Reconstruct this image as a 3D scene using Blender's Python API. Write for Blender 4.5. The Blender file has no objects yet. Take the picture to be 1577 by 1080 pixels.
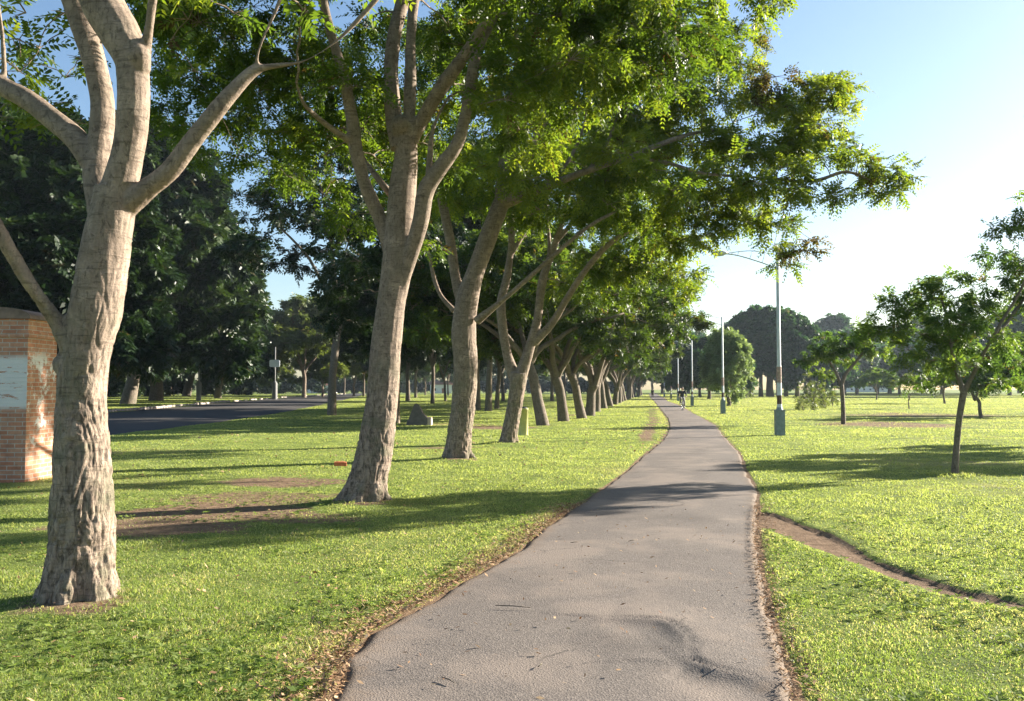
import bpy, math, random
import numpy as np
from mathutils import Vector, Matrix

rad = math.radians
scene = bpy.context.scene
COL = scene.collection
rng = np.random.default_rng(7)
random.seed(7)

# ------------------------------------------------------------------ camera, sky, sun, exposure
W0, H0, F0, HOR, CAMZ = 1577.0, 1080.0, 1400.0, 600.0, 1.6
PITCH = math.atan((HOR - H0 / 2) / F0)
cam_d = bpy.data.cameras.new('camera')
cam_d.sensor_width = 36.0
cam_d.lens = 36.0 * F0 / W0
cam_d.clip_start = 0.05
cam_d.clip_end = 6000
cam = bpy.data.objects.new('camera', cam_d)
cam.location = (0, 0, CAMZ)
cam.rotation_euler = (rad(90) + PITCH, 0, 0)
COL.objects.link(cam)
scene.camera = cam

SUN_EL, SUN_AZ = rad(19.0), rad(65.5)          # azimuth from +Y towards +X
sun_from = Vector((math.cos(SUN_EL) * math.sin(SUN_AZ), math.cos(SUN_EL) * math.cos(SUN_AZ), math.sin(SUN_EL)))
world = bpy.data.worlds.new('World')
scene.world = world
world.use_nodes = True
wn = world.node_tree
sky = wn.nodes.new('ShaderNodeTexSky')
sky.sky_type = 'NISHITA'
sky.sun_disc = False
sky.sun_elevation = SUN_EL
sky.sun_rotation = SUN_AZ
sky.altitude = 30
sky.air_density = 1.0
sky.dust_density = 1.0
sky.ozone_density = 2.0
bg = wn.nodes['Background']
bg.inputs['Strength'].default_value = 0.058
sat = wn.nodes.new('ShaderNodeHueSaturation')
sat.inputs['Saturation'].default_value = 1.05
wn.links.new(sky.outputs[0], sat.inputs['Color'])
wn.links.new(sat.outputs[0], bg.inputs['Color'])

sun_d = bpy.data.lights.new('sun', 'SUN')
sun_d.energy = 5.0
sun_d.angle = rad(0.55)
sun_d.color = (1.0, 0.92, 0.79)
sun = bpy.data.objects.new('sun', sun_d)
sun.rotation_euler = sun_from.to_track_quat('Z', 'Y').to_euler()
sun.location = (60, 40, 60)
COL.objects.link(sun)

scene.view_settings.view_transform = 'Standard'
scene.view_settings.look = 'None'
scene.view_settings.gamma = 1
scene.view_settings.exposure = 2.0
cy = scene.cycles
cy.max_bounces = 8
cy.diffuse_bounces = 4
cy.glossy_bounces = 2
cy.transmission_bounces = 6
cy.transparent_max_bounces = 6
cy.use_denoising = True
cy.caustics_reflective = False
cy.caustics_refractive = False

# ------------------------------------------------------------------ helpers
CP, SP = math.cos(PITCH), math.sin(PITCH)

def ray(px, py):
    cx, cyy = (px - W0 / 2) / F0, (H0 / 2 - py) / F0
    return np.array([cx, CP - SP * cyy, SP + CP * cyy])

def G(px, py):
    """where the photo's pixel meets the ground plane"""
    r = ray(px, py)
    t = CAMZ / -r[2]
    return np.array([r[0] * t, r[1] * t, 0.0])

def P(px, py, Y):
    """the point at distance Y along the walk seen at the photo's pixel"""
    r = ray(px, py)
    t = Y / r[1]
    return np.array([r[0] * t, Y, CAMZ + r[2] * t])

def hash3(ix, iy, iz, seed):
    h = (ix * 374761393 + iy * 668265263 + iz * 2147483647 + seed * 1274126177) & 0xFFFFFFFF
    h = ((h ^ (h >> 13)) * 1274126177) & 0xFFFFFFFF
    h = h ^ (h >> 16)
    return (h & 0xFFFFFF) / float(0xFFFFFF) * 2 - 1

def vnoise(p, seed=0):
    p = np.asarray(p, float)
    i = np.floor(p).astype(np.int64)
    f = p - i
    f = f * f * (3 - 2 * f)
    out = 0
    for dx in (0, 1):
        wx = f[:, 0] if dx else 1 - f[:, 0]
        for dy in (0, 1):
            wy = f[:, 1] if dy else 1 - f[:, 1]
            for dz in (0, 1):
                wz = f[:, 2] if dz else 1 - f[:, 2]
                out = out + wx * wy * wz * hash3(i[:, 0] + dx, i[:, 1] + dy, i[:, 2] + dz, seed)
    return out

def n2(x, y, s, seed=0):
    x = np.asarray(x, float); y = np.asarray(y, float)
    return vnoise(np.stack([x.ravel() * s, y.ravel() * s, np.full(x.size, 0.37)], 1), seed).reshape(x.shape)

def norm(v):
    v = np.asarray(v, float)
    return v / (np.linalg.norm(v, axis=-1, keepdims=True) + 1e-12)

class MB:
    """collects geometry and links it as ONE mesh object"""
    def __init__(s):
        s.v, s.n, s.q, s.t, s.qm, s.tm, s.at = [], 0, [], [], [], [], {}
    def add(s, v, q=None, t=None, mat=0, **attrs):
        v = np.asarray(v, float).reshape(-1, 3)
        if q is not None and len(q):
            q = np.asarray(q, np.int64).reshape(-1, 4) + s.n
            s.q.append(q); s.qm.append(np.full(len(q), mat))
        if t is not None and len(t):
            t = np.asarray(t, np.int64).reshape(-1, 3) + s.n
            s.t.append(t); s.tm.append(np.full(len(t), mat))
        for k, a in attrs.items():
            s.at.setdefault(k, []).append((s.n, np.broadcast_to(np.asarray(a, float), (len(v),))))
        s.v.append(v); s.n += len(v)
        return s
    def arrays(s):
        v = np.concatenate(s.v) if s.v else np.zeros((0, 3))
        q = np.concatenate(s.q) if s.q else np.zeros((0, 4), np.int64)
        t = np.concatenate(s.t) if s.t else np.zeros((0, 3), np.int64)
        return v, q, t
    def mesh(s, name, mats, smooth=True, uv=None):
        v, q, t = s.arrays()
        me = bpy.data.meshes.new(name)
        me.vertices.add(len(v)); me.vertices.foreach_set('co', v.ravel().astype(np.float32))
        nl = len(q) * 4 + len(t) * 3
        me.loops.add(nl)
        me.loops.foreach_set('vertex_index', np.concatenate([q.ravel(), t.ravel()]).astype(np.int32))
        me.polygons.add(len(q) + len(t))
        st = np.concatenate([np.arange(len(q)) * 4, len(q) * 4 + np.arange(len(t)) * 3])
        me.polygons.foreach_set('loop_start', st.astype(np.int32))
        mi = np.concatenate([x for x in (s.qm + s.tm)]) if (s.qm or s.tm) else np.zeros(0)
        me.polygons.foreach_set('material_index', mi.astype(np.int32))
        me.polygons.foreach_set('use_smooth', np.full(len(mi), smooth))
        for m in (mats if isinstance(mats, (list, tuple)) else [mats]):
            me.materials.append(m)
        for k, lst in s.at.items():
            a = np.zeros(len(v), np.float32)
            for st0, arr in lst:
                a[st0:st0 + len(arr)] = arr
            me.attributes.new(k, 'FLOAT', 'POINT').data.foreach_set('value', a)
        me.update(calc_edges=True)
        return me
    def build(s, name, mats, parent=None, smooth=True, loc=None):
        o = bpy.data.objects.new(name, s.mesh(name, mats, smooth))
        COL.objects.link(o)
        if parent is not None:
            o.parent = parent
        if loc is not None:
            o.location = loc
        return o
    # ---- shapes
    def box(s, c, size, rz=0, mat=0, taper=1.0):
        c = np.asarray(c, float); x, y, z = [k / 2 for k in size]
        v = np.array([[-x, -y, -z], [x, -y, -z], [x, y, -z], [-x, y, -z],
                      [-x * taper, -y * taper, z], [x * taper, -y * taper, z], [x * taper, y * taper, z], [-x * taper, y * taper, z]])
        a, b = math.cos(rz), math.sin(rz)
        v = np.stack([v[:, 0] * a - v[:, 1] * b, v[:, 0] * b + v[:, 1] * a, v[:, 2]], 1) + c
        s.add(v, [[0, 3, 2, 1], [4, 5, 6, 7], [0, 1, 5, 4], [1, 2, 6, 5], [2, 3, 7, 6], [3, 0, 4, 7]], mat=mat)
        return s
    def prof(s, prof, c=(0, 0, 0), n=20, mat=0):
        """turned shape: prof = [(radius, z)...]"""
        a = np.linspace(0, 2 * np.pi, n, endpoint=False)
        pr = np.asarray(prof, float)
        v = np.concatenate([np.stack([r * np.cos(a), r * np.sin(a), np.full(n, z)], 1) for r, z in pr]) + np.asarray(c, float)
        k = len(pr)
        q = [[i * n + j, i * n + (j + 1) % n, (i + 1) * n + (j + 1) % n, (i + 1) * n + j] for i in range(k - 1) for j in range(n)]
        s.add(v, q, mat=mat)
        return s
    def tube(s, pts, radii, sides=8, mat=0, cap=True, **attrs):
        pts = np.asarray(pts, float); n = len(pts)
        radii = np.broadcast_to(np.asarray(radii, float), (n,))
        tg = norm(np.gradient(pts, axis=0))
        u = np.cross(tg[0], [0.31, 0.87, 0.12]); u = u / np.linalg.norm(u)
        us = []
        for i in range(n):
            u = u - tg[i] * np.dot(u, tg[i]); u = u / (np.linalg.norm(u) + 1e-9); us.append(u)
        us = np.array(us); ws = np.cross(tg, us)
        a = np.linspace(0, 2 * np.pi, sides, endpoint=False)
        v = pts[:, None, :] + radii[:, None, None] * (np.cos(a)[None, :, None] * us[:, None, :] + np.sin(a)[None, :, None] * ws[:, None, :])
        v = v.reshape(-1, 3)
        i = np.arange(n - 1)[:, None] * sides; j = np.arange(sides)[None, :]; j2 = (j + 1) % sides
        q = np.stack([i + j, i + j2, i + sides + j2, i + sides + j], -1).reshape(-1, 4)
        t = None
        if cap:
            v = np.concatenate([v, pts[:1], pts[-1:]])
            k = n * sides
            jj = np.arange(sides); jn = (jj + 1) % sides
            t = np.concatenate([np.stack([np.full(sides, k), jn, jj], 1),
                                np.stack([np.full(sides, k + 1), (n - 1) * sides + jj, (n - 1) * sides + jn], 1)])
        s.add(v, q, t, mat=mat, **attrs)
        return s
    def ball(s, c, r, n=12, m=8, mat=0):
        r = np.broadcast_to(np.asarray(r, float), (3,))
        th = np.linspace(0, np.pi, m + 1)[1:-1]; a = np.linspace(0, 2 * np.pi, n, endpoint=False)
        v = [[0, 0, 1]] + [[math.sin(t) * math.cos(b), math.sin(t) * math.sin(b), math.cos(t)] for t in th for b in a] + [[0, 0, -1]]
        v = np.array(v) * r + np.asarray(c, float)
        q = [[1 + i * n + j, 1 + (i + 1) * n + j, 1 + (i + 1) * n + (j + 1) % n, 1 + i * n + (j + 1) % n] for i in range(m - 2) for j in range(n)]
        e = 1 + (m - 1) * n
        t = [[0, 1 + j, 1 + (j + 1) % n] for j in range(n)] + [[e, e - n + (j + 1) % n, e - n + j] for j in range(n)]
        s.add(v, q, t, mat=mat)
        return s

def catmull(pts, step=6):
    p = np.asarray(pts, float)
    p = np.concatenate([[2 * p[0] - p[1]], p, [2 * p[-1] - p[-2]]])
    out = []
    for i in range(1, len(p) - 2):
        for t in np.linspace(0, 1, step, endpoint=False):
            a, b, c, d = p[i - 1], p[i], p[i + 1], p[i + 2]
            out.append(0.5 * ((2 * b) + (-a + c) * t + (2 * a - 5 * b + 4 * c - d) * t * t + (-a + 3 * b - 3 * c + d) * t ** 3))
    out.append(p[-2])
    return np.array(out)

def remesh_arrays(mb, voxel, smooth_iter=4):
    """melt overlapping tubes into one continuous skin"""
    o = mb.build('melt', [])
    m = o.modifiers.new('r', 'REMESH'); m.mode = 'VOXEL'; m.voxel_size = voxel
    if smooth_iter:
        m2 = o.modifiers.new('s', 'SMOOTH'); m2.factor = 0.5; m2.iterations = smooth_iter
    dg = bpy.context.evaluated_depsgraph_get(); dg.update()
    ev = o.evaluated_get(dg); me = ev.to_mesh()
    v = np.zeros(len(me.vertices) * 3, np.float32); me.vertices.foreach_get('co', v)
    nn = np.zeros(len(me.vertices) * 3, np.float32); me.vertices.foreach_get('normal', nn)
    nf = len(me.polygons)
    tot = np.zeros(nf, np.int32); me.polygons.foreach_get('loop_total', tot)
    li = np.zeros(len(me.loops), np.int32); me.loops.foreach_get('vertex_index', li)
    st = np.zeros(nf, np.int32); me.polygons.foreach_get('loop_start', st)
    q = li[(st[tot == 4][:, None] + np.arange(4))]; t = li[(st[tot == 3][:, None] + np.arange(3))]
    ev.to_mesh_clear()
    old = o.data
    bpy.data.objects.remove(o); bpy.data.meshes.remove(old)
    return v.reshape(-1, 3).astype(float), nn.reshape(-1, 3).astype(float), q, t

def tag(o, label=None, cat=None, group=None, kind=None):
    if label: o['label'] = label
    if cat: o['category'] = cat
    if group: o['group'] = group
    if kind: o['kind'] = kind
    return o

def thing(name, loc, label, cat, group=None, rz=0, sc=1.0):
    o = bpy.data.objects.new(name, None)
    o.empty_display_size = 0.3
    o.location = [float(k) for k in loc]; o.rotation_euler = (0, 0, rz); o.scale = (sc, sc, sc)
    COL.objects.link(o)
    return tag(o, label, cat, group)

def copy_tree(o, parent=None):
    c = o.copy(); COL.objects.link(c)
    if parent is not None: c.parent = parent
    for ch in [k for k in KIDS.get(o.name, [])]:
        copy_tree(ch, c)
    return c

KIDS = {}
def remember(root):
    for o in COL.objects:
        if o.parent is not None:
            KIDS.setdefault(o.parent.name, [])
            if o not in KIDS[o.parent.name]: KIDS[o.parent.name].append(o)

# ------------------------------------------------------------------ materials
def new_mat(name):
    m = bpy.data.materials.new(name); m.use_nodes = True
    nt = m.node_tree
    return m, nt, nt.nodes['Principled BSDF'], nt.nodes['Material Output']

def N(nt, typ, **kw):
    n = nt.nodes.new(typ)
    for k, v in kw.items():
        if k in n.inputs: n.inputs[k].default_value = v
        else: setattr(n, k, v)
    return n

def noise(nt, vec, scale, detail=4, rough=0.55, dist=0.0):
    n = N(nt, 'ShaderNodeTexNoise'); n.inputs['Scale'].default_value = scale
    n.inputs['Detail'].default_value = detail; n.inputs['Roughness'].default_value = rough
    n.inputs['Distortion'].default_value = dist
    if vec is not None: nt.links.new(vec, n.inputs['Vector'])
    return n.outputs['Fac']

def ramp(nt, fac, stops):
    r = N(nt, 'ShaderNodeValToRGB')
    els = r.color_ramp.elements
    while len(els) < len(stops): els.new(0.5)
    for e, (p, c) in zip(els, stops):
        e.position = p; e.color = (*c, 1) if len(c) == 3 else c
    nt.links.new(fac, r.inputs['Fac'])
    return r.outputs['Color']

def mixc(nt, fac, a, b, mode='MIX'):
    m = N(nt, 'ShaderNodeMix', data_type='RGBA', blend_type=mode)
    for s, v in ((0, fac), (6, a), (7, b)):
        if isinstance(v, (int, float)): m.inputs[s].default_value = v
        elif isinstance(v, tuple): m.inputs[s].default_value = (*v, 1)
        else: nt.links.new(v, m.inputs[s])
    return m.outputs[2]

def math_(nt, op, a, b=0.0, c=None, clamp=False):
    m = N(nt, 'ShaderNodeMath', operation=op, use_clamp=clamp)
    for i, v in enumerate((a, b) if c is None else (a, b, c)):
        if isinstance(v, (int, float)): m.inputs[i].default_value = v
        else: nt.links.new(v, m.inputs[i])
    return m.outputs[0]

def coords(nt, scale=(1, 1, 1), which='Object'):
    tc = N(nt, 'ShaderNodeTexCoord'); mp = N(nt, 'ShaderNodeMapping')
    mp.inputs['Scale'].default_value = scale
    nt.links.new(tc.outputs[which], mp.inputs['Vector'])
    return mp.outputs[0]

def attr(nt, name):
    a = N(nt, 'ShaderNodeAttribute'); a.attribute_name = name
    return a.outputs['Fac']

def bump(nt, bsdf, height, strength=0.5, dist=0.02):
    b = N(nt, 'ShaderNodeBump'); b.inputs['Strength'].default_value = strength; b.inputs['Distance'].default_value = dist
    nt.links.new(height, b.inputs['Height']); nt.links.new(b.outputs[0], bsdf.inputs['Normal'])

def simple(name, col, rough=0.6, metal=0.0, var=0.15, scale=30, bmp=0.0):
    m, nt, b, out = new_mat(name)
    f = noise(nt, coords(nt), scale)
    dark = tuple(c * (1 - var) for c in col); lite = tuple(min(1, c * (1 + var)) for c in col)
    nt.links.new(ramp(nt, f, [(0.3, dark), (0.7, lite)]), b.inputs['Base Color'])
    b.inputs['Roughness'].default_value = rough; b.inputs['Metallic'].default_value = metal
    if bmp: bump(nt, b, f, bmp, 0.01)
    return m

def leaf_mat(name, dark, mid, lite, dry, trans=0.5, tcol_gain=(2.0, 1.9, 0.8), rough=0.45, spec=0.35):
    m, nt, b, out = new_mat(name)
    r = attr(nt, 'rnd')
    col = ramp(nt, r, [(0.0, dark), (0.5, mid), (1.0, lite)])
    col = mixc(nt, attr(nt, 'dry'), col, dry)
    nt.links.new(col, b.inputs['Base Color'])
    b.inputs['Roughness'].default_value = rough
    b.inputs['Specular IOR Level'].default_value = spec
    tr = N(nt, 'ShaderNodeBsdfTranslucent')
    nt.links.new(mixc(nt, 1.0, col, tcol_gain, 'MULTIPLY'), tr.inputs['Color'])
    ms = N(nt, 'ShaderNodeMixShader'); ms.inputs[0].default_value = trans
    nt.links.new(b.outputs[0], ms.inputs[1]); nt.links.new(tr.outputs[0], ms.inputs[2])
    nt.links.new(ms.outputs[0], out.inputs['Surface'])
    return m

def bark_mat(name, lite, mid, dark, moss, furrow=1.0):
    m, nt, b, out = new_mat(name)
    c1 = coords(nt, (8, 8, 2.3)); c0 = coords(nt)
    zz = N(nt, 'ShaderNodeSeparateXYZ'); nt.links.new(c0, zz.inputs[0]); low = math_(nt, 'SUBTRACT', 1.0, ramp_val(nt, math_(nt, 'ADD', zz.outputs[2], math_(nt, 'MULTIPLY', noise(nt, c0, 2.5, 3), 1.6)), 1.6, 3.4))
    f1 = noise(nt, c1, 2.2, 6, 0.68, 1.3)            # furrows running up the trunk
    f2 = noise(nt, c0, 3.0, 4, 0.6, 0.3)             # patches
    f3 = noise(nt, coords(nt, (4, 4, 30)), 1.3, 3, 0.6, 0.4)   # rings across
    f4 = noise(nt, c0, 60, 3, 0.6)
    rough_c = ramp(nt, f1, [(0.36, dark), (0.46, mid), (0.60, lite)])
    smooth_c = ramp(nt, noise(nt, c0, 5, 5, 0.65, 0.5), [(0.28, tuple(k * .85 for k in mid)), (0.5, mid), (0.72, lite)])
    col = mixc(nt, math_(nt, 'ADD', math_(nt, 'MULTIPLY', low, 0.7), 0.2), smooth_c, rough_c)
    col = mixc(nt, math_(nt, 'MULTIPLY', ramp_val(nt, f2, 0.48, 0.62), math_(nt, 'ADD', math_(nt, 'MULTIPLY', low, 0.5), 0.15)), col, moss)
    col = mixc(nt, math_(nt, 'MULTIPLY', ramp_val(nt, f3, 0.54, 0.66), 0.5), col, dark)
    fl = noise(nt, coords(nt, (1, 1, .55)), 22, 5, .7, .8)
    col = mixc(nt, math_(nt, 'MULTIPLY', ramp_val(nt, fl, .54, .62), .55), col, dark)
    col = mixc(nt, math_(nt, 'MULTIPLY', ramp_val(nt, noise(nt, c0, 6, 5, .7, .4), .56, .66), .40), col, lite)
    col = mixc(nt, 0.3, col, ramp(nt, f4, [(0.3, dark), (0.7, lite)]), 'OVERLAY')
    nt.links.new(col, b.inputs['Base Color'])
    b.inputs['Roughness'].default_value = 0.85
    b.inputs['Specular IOR Level'].default_value = 0.2
    h = math_(nt, 'ADD', math_(nt, 'MULTIPLY', f1, math_(nt, 'ADD', math_(nt, 'MULTIPLY', low, 1.3), 0.3)), math_(nt, 'ADD', math_(nt, 'MULTIPLY', f3, 0.35), math_(nt, 'MULTIPLY', f4, 0.25)))
    bump(nt, b, h, 0.75 * furrow, 0.02)
    return m

def ramp_val(nt, fac, a, b):
    mr = N(nt, 'ShaderNodeMapRange', interpolation_type='SMOOTHSTEP')
    mr.inputs['From Min'].default_value = a; mr.inputs['From Max'].default_value = b
    nt.links.new(fac, mr.inputs['Value'])
    return mr.outputs['Result']

M = {}
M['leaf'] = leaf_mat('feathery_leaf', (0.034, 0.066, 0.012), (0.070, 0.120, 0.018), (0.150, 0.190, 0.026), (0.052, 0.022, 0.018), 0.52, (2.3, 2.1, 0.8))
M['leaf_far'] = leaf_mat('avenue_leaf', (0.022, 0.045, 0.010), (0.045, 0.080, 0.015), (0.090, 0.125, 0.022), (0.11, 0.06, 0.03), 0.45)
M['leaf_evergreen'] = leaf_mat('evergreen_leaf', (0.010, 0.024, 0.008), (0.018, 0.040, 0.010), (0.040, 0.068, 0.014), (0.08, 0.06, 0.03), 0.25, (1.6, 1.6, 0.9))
M['leaf_dome'] = leaf_mat('dome_leaf', (0.018, 0.048, 0.018), (0.034, 0.082, 0.028), (0.070, 0.130, 0.040), (0.08, 0.06, 0.03), 0.3, (1.6, 1.7, 0.9))
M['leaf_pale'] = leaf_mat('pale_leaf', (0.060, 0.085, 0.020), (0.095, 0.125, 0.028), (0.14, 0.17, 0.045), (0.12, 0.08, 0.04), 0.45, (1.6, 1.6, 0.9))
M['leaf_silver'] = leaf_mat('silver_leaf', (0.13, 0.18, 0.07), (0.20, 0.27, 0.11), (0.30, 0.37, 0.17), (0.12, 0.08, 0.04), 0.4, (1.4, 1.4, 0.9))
M['leaf_sap'] = leaf_mat('sapling_leaf', (0.034, 0.072, 0.024), (0.068, 0.122, 0.032), (0.135, 0.185, 0.042), (0.11, 0.06, 0.03), 0.52)
M['grass'] = leaf_mat('grass_blade', (0.060, 0.115, 0.022), (0.165, 0.245, 0.052), (0.290, 0.360, 0.130), (0.52, 0.45, 0.28), 0.55, (1.5, 1.5, 0.8), 0.5, 0.3)
M['bark'] = bark_mat('pale_bark', (0.43, 0.345, 0.275), (0.25, 0.198, 0.158), (0.07, 0.055, 0.043), (0.15, 0.155, 0.10))
M['bark_dark'] = bark_mat('brown_bark', (0.30, 0.25, 0.20), (0.20, 0.165, 0.13), (0.09, 0.07, 0.055), (0.14, 0.14, 0.09))

# ------------------------------------------------------------------ layout of the ground (metres, from the photo's ground plane)
PL = np.array([(-1.05, 0.5), (-0.98, 3.0), (-0.93, 4.7), (-0.97, 5.4), (-0.93, 6.0), (-0.72, 6.6), (-0.5, 7.3), (-0.17, 8.3), (0.10, 9.2), (0.48, 10.9), (1.0, 12.8), (1.5, 14.9),
               (2.2, 17.7), (3.0, 21.3), (4.6, 28.0), (6.45, 37.3), (8.5, 49.8), (12.9, 80), (18.8, 120), (24.4, 160), (60, 400)])
PR = np.array([(0.9, 0.5), (1.25, 3.0), (1.44, 4.67), (1.75, 6.2), (2.23, 8.3), (2.75, 10.3), (3.76, 14.0), (4.6, 18.0), (5.6, 22.4), (7.2, 31.0), (9.1, 40.7),
               (13.2, 68), (16.6, 90), (21.2, 124), (26.9, 160), (63, 400)])
def path_l(y): return np.interp(y, PL[:, 1], PL[:, 0])
def path_r(y): return np.interp(y, PR[:, 1], PR[:, 0])

RN = np.array([(-12.5, -20), (-13.2, 10), (-14.0, 25), (-14.4, 32.5), (-14.5, 38), (-14.6, 44), (-16.2, 64), (-20, 95), (-24, 125), (-34, 200), (-62, 400)])
RF = np.array([(-28.0, -20), (-28.3, 10), (-28.4, 40), (-29.0, 66), (-30.5, 78), (-36, 112), (-40.5, 145), (-50, 213), (-60, 330), (-75, 430)])
def road_n(y): return np.interp(y, RN[:, 1], RN[:, 0])
def road_f(y): return np.interp(y, RF[:, 1], RF[:, 0])

TR_UP = [G(*p) for p in ((1168, 772), (1176, 781), (1258, 821), (1346, 860), (1417, 893), (1487, 915), (1575, 930), (1680, 948), (1900, 985))]
TR_LO = [G(*p) for p in ((1160, 822), (1172, 818), (1241, 836), (1311, 864), (1399, 895), (1452, 917), (1575, 945), (1680, 962), (1900, 1000))]
TR_MID = catmull([(a + b) / 2 for a, b in zip(TR_UP, TR_LO)], 6)[:, :2]
TR_HW = np.interp(np.linspace(0, 1, len(TR_MID)), np.linspace(0, 1, len(TR_UP)), [np.linalg.norm(a - b) * 0.5 for a, b in zip(TR_UP, TR_LO)])
TR_HW = np.clip(TR_HW * 0.62, 0.09, 0.24)

def trail_d(x, y):
    """signed distance to the trodden trail's middle (+ on its far side), and its half width there"""
    p = np.stack([x.ravel(), y.ravel()], 1)
    best = np.full(len(p), 1e9); sg = np.zeros(len(p)); hw = np.full(len(p), 0.2)
    near = (p[:, 0] > 1) & (p[:, 0] < 12) & (p[:, 1] > 2) & (p[:, 1] < 18)
    if near.any():
        q = p[near]; b = best[near]; s = sg[near]; h = hw[near]
        for i in range(len(TR_MID) - 1):
            a, c = TR_MID[i], TR_MID[i + 1]
            ab = c - a; t = np.clip(((q - a) @ ab) / (ab @ ab), 0, 1)
            d = q - a - t[:, None] * ab
            dist = np.hypot(d[:, 0], d[:, 1])
            m = dist < b
            b = np.where(m, dist, b)
            s = np.where(m, np.sign(ab[0] * d[:, 1] - ab[1] * d[:, 0]), s)
            h = np.where(m, TR_HW[i], h)
        best[near] = b; sg[near] = s; hw[near] = h
    return best.reshape(x.shape), sg.reshape(x.shape), hw.reshape(x.shape)

ROW = {}                                        # trunk feet of the avenue, filled below
FEET = [G(120, 945), G(557, 778), G(703, 712), G(782, 685), G(1470, 736)]

def sstep(a, b, x):
    t = np.clip((x - a) / (b - a), 0, 1); return t * t * (3 - 2 * t)

def height(x, y):
    x = np.asarray(x, float); y = np.asarray(y, float)
    l, r = path_l(y), path_r(y)
    off = np.maximum(np.maximum(l - x, x - r), 0)               # metres away from the path's edge
    away = sstep(0.0, 1.2, off)
    fade = 1 - sstep(60, 140, y)
    h = (0.035 * n2(x, y, 0.35, 3) + 0.018 * n2(x, y, 1.1, 4) + 0.008 * n2(x, y, 3.3, 5)) * away * fade
    h = h + 0.02 * sstep(0, 0.15, off)                          # turf stands a little above the asphalt
    for f in FEET:
        d = np.hypot(x - f[0], y - f[1]); h = h + 0.07 * np.exp(-(d / 0.7) ** 2)
    road = sstep(-0.8, 0.6, np.minimum(road_n(y) - x, x - road_f(y)))
    h = h * (1 - road) - 0.10 * road
    td, sg, hw = trail_d(x, y)
    wob = 0.05 * n2(x, y, 5, 8) + .02 * n2(x, y, 14, 9)
    inside = 1 - sstep(hw - 0.03, hw + np.where(sg > 0, 0.05, 0.16), td + wob)
    along = sstep(2.4, 3.6, x)
    h = h - (0.022 + 0.012 * along) * inside + 0.004 * along * np.where(sg > 0, np.exp(-((td - hw) / 0.35) ** 2), 0) * (1 - inside)
    return h

def bare(x, y):
    """how bare of grass the earth is, 0..1"""
    x = np.asarray(x, float); y = np.asarray(y, float)
    w = 0.5 + 0.5 * n2(x, y, 1.7, 11); w2 = 0.5 + 0.5 * n2(x, y, 5.0, 12)
    out = np.zeros_like(x)
    for f in FEET[:4]:
        out = np.maximum(out, .62 * (1 - sstep(.35, 1.1, np.hypot(x - f[0], (y - f[1])) / .62 + .7 * (w2 - .5))))
    for (px, py, rx, ry, k) in ((330, 790, 1.7, 1.3, .85), (440, 745, 1.7, 1.0, .85), (250, 815, 1.6, 1.0, .8), (380, 770, 2.2, 1.6, .6), (470, 800, 1.2, .8, .6), (690, 690, 1.6, 1.0, .7), (760, 660, 2.6, 2.2, .9), (700, 655, 2.5, 1.5, .6),
                                (1360, 655, 5.5, 5.0, .75), (1420, 640, 9, 8, .6), (1040, 655, 0.5, 4, .0), (880, 640, 1.4, 3.0, .7)):
        c = G(px, py)
        d = np.hypot((x - c[0]) / rx, (y - c[1]) / ry)
        out = np.maximum(out, k * (1 - sstep(0.35, 1.15, d + 0.5 * (w - 0.5) + 0.35 * (w2 - .5))))
    td, sg, hw = trail_d(x, y)
    out = np.maximum(out, 1 - sstep(hw - 0.02, hw + 0.06, td + 0.05 * (w2 - .5)))
    l, r = path_l(y), path_r(y)
    off = np.maximum(l - x, x - r)
    out = np.maximum(out, (1 - sstep(0.0, 0.05 + 0.10 * w + .12 * (w2 > .6) * (x < l), off)) * np.where(x < l, .66, 1))           # scuffed verge of the path
    # trodden line in the grass beside the path, left side, far
    c = np.interp(y, [22, 30, 45, 60, 90], [3.0, 4.4, 7.0, 9.2, 14]); out = np.maximum(out, (0.75 * (1 - sstep(0.1, 0.5, np.abs(x - c + 0.25 * (w - .5))))) * sstep(24, 30, y) * (1 - sstep(70, 90, y)))
    return np.clip(out, 0, 1)

# ground: one sheet to the horizon, finer towards the camera
def axis(lo, hi, step, far_lo, far_hi, g=1.13):
    a = list(np.arange(lo, hi + 1e-6, step)); s = step
    while a[-1] < far_hi: s *= g; a.append(a[-1] + s)
    s = step; b = [lo]
    while b[-1] > far_lo: s *= g; b.append(b[-1] - s)
    return np.array(b[:0:-1] + a)
gx = axis(-6.5, 9.0, 0.055, -2500, 2500); gy = axis(2.0, 17.5, 0.055, -60, 4000)
X, Y = np.meshgrid(gx, gy)
Z = height(X, Y)
mb = MB()
ny, nx = X.shape
idx = np.arange(nx * ny).reshape(ny, nx)
mb.add(np.stack([X, Y, Z], -1).reshape(-1, 3), np.stack([idx[:-1, :-1], idx[:-1, 1:], idx[1:, 1:], idx[1:, :-1]], -1).reshape(-1, 4), bare=bare(X, Y).ravel())

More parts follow.
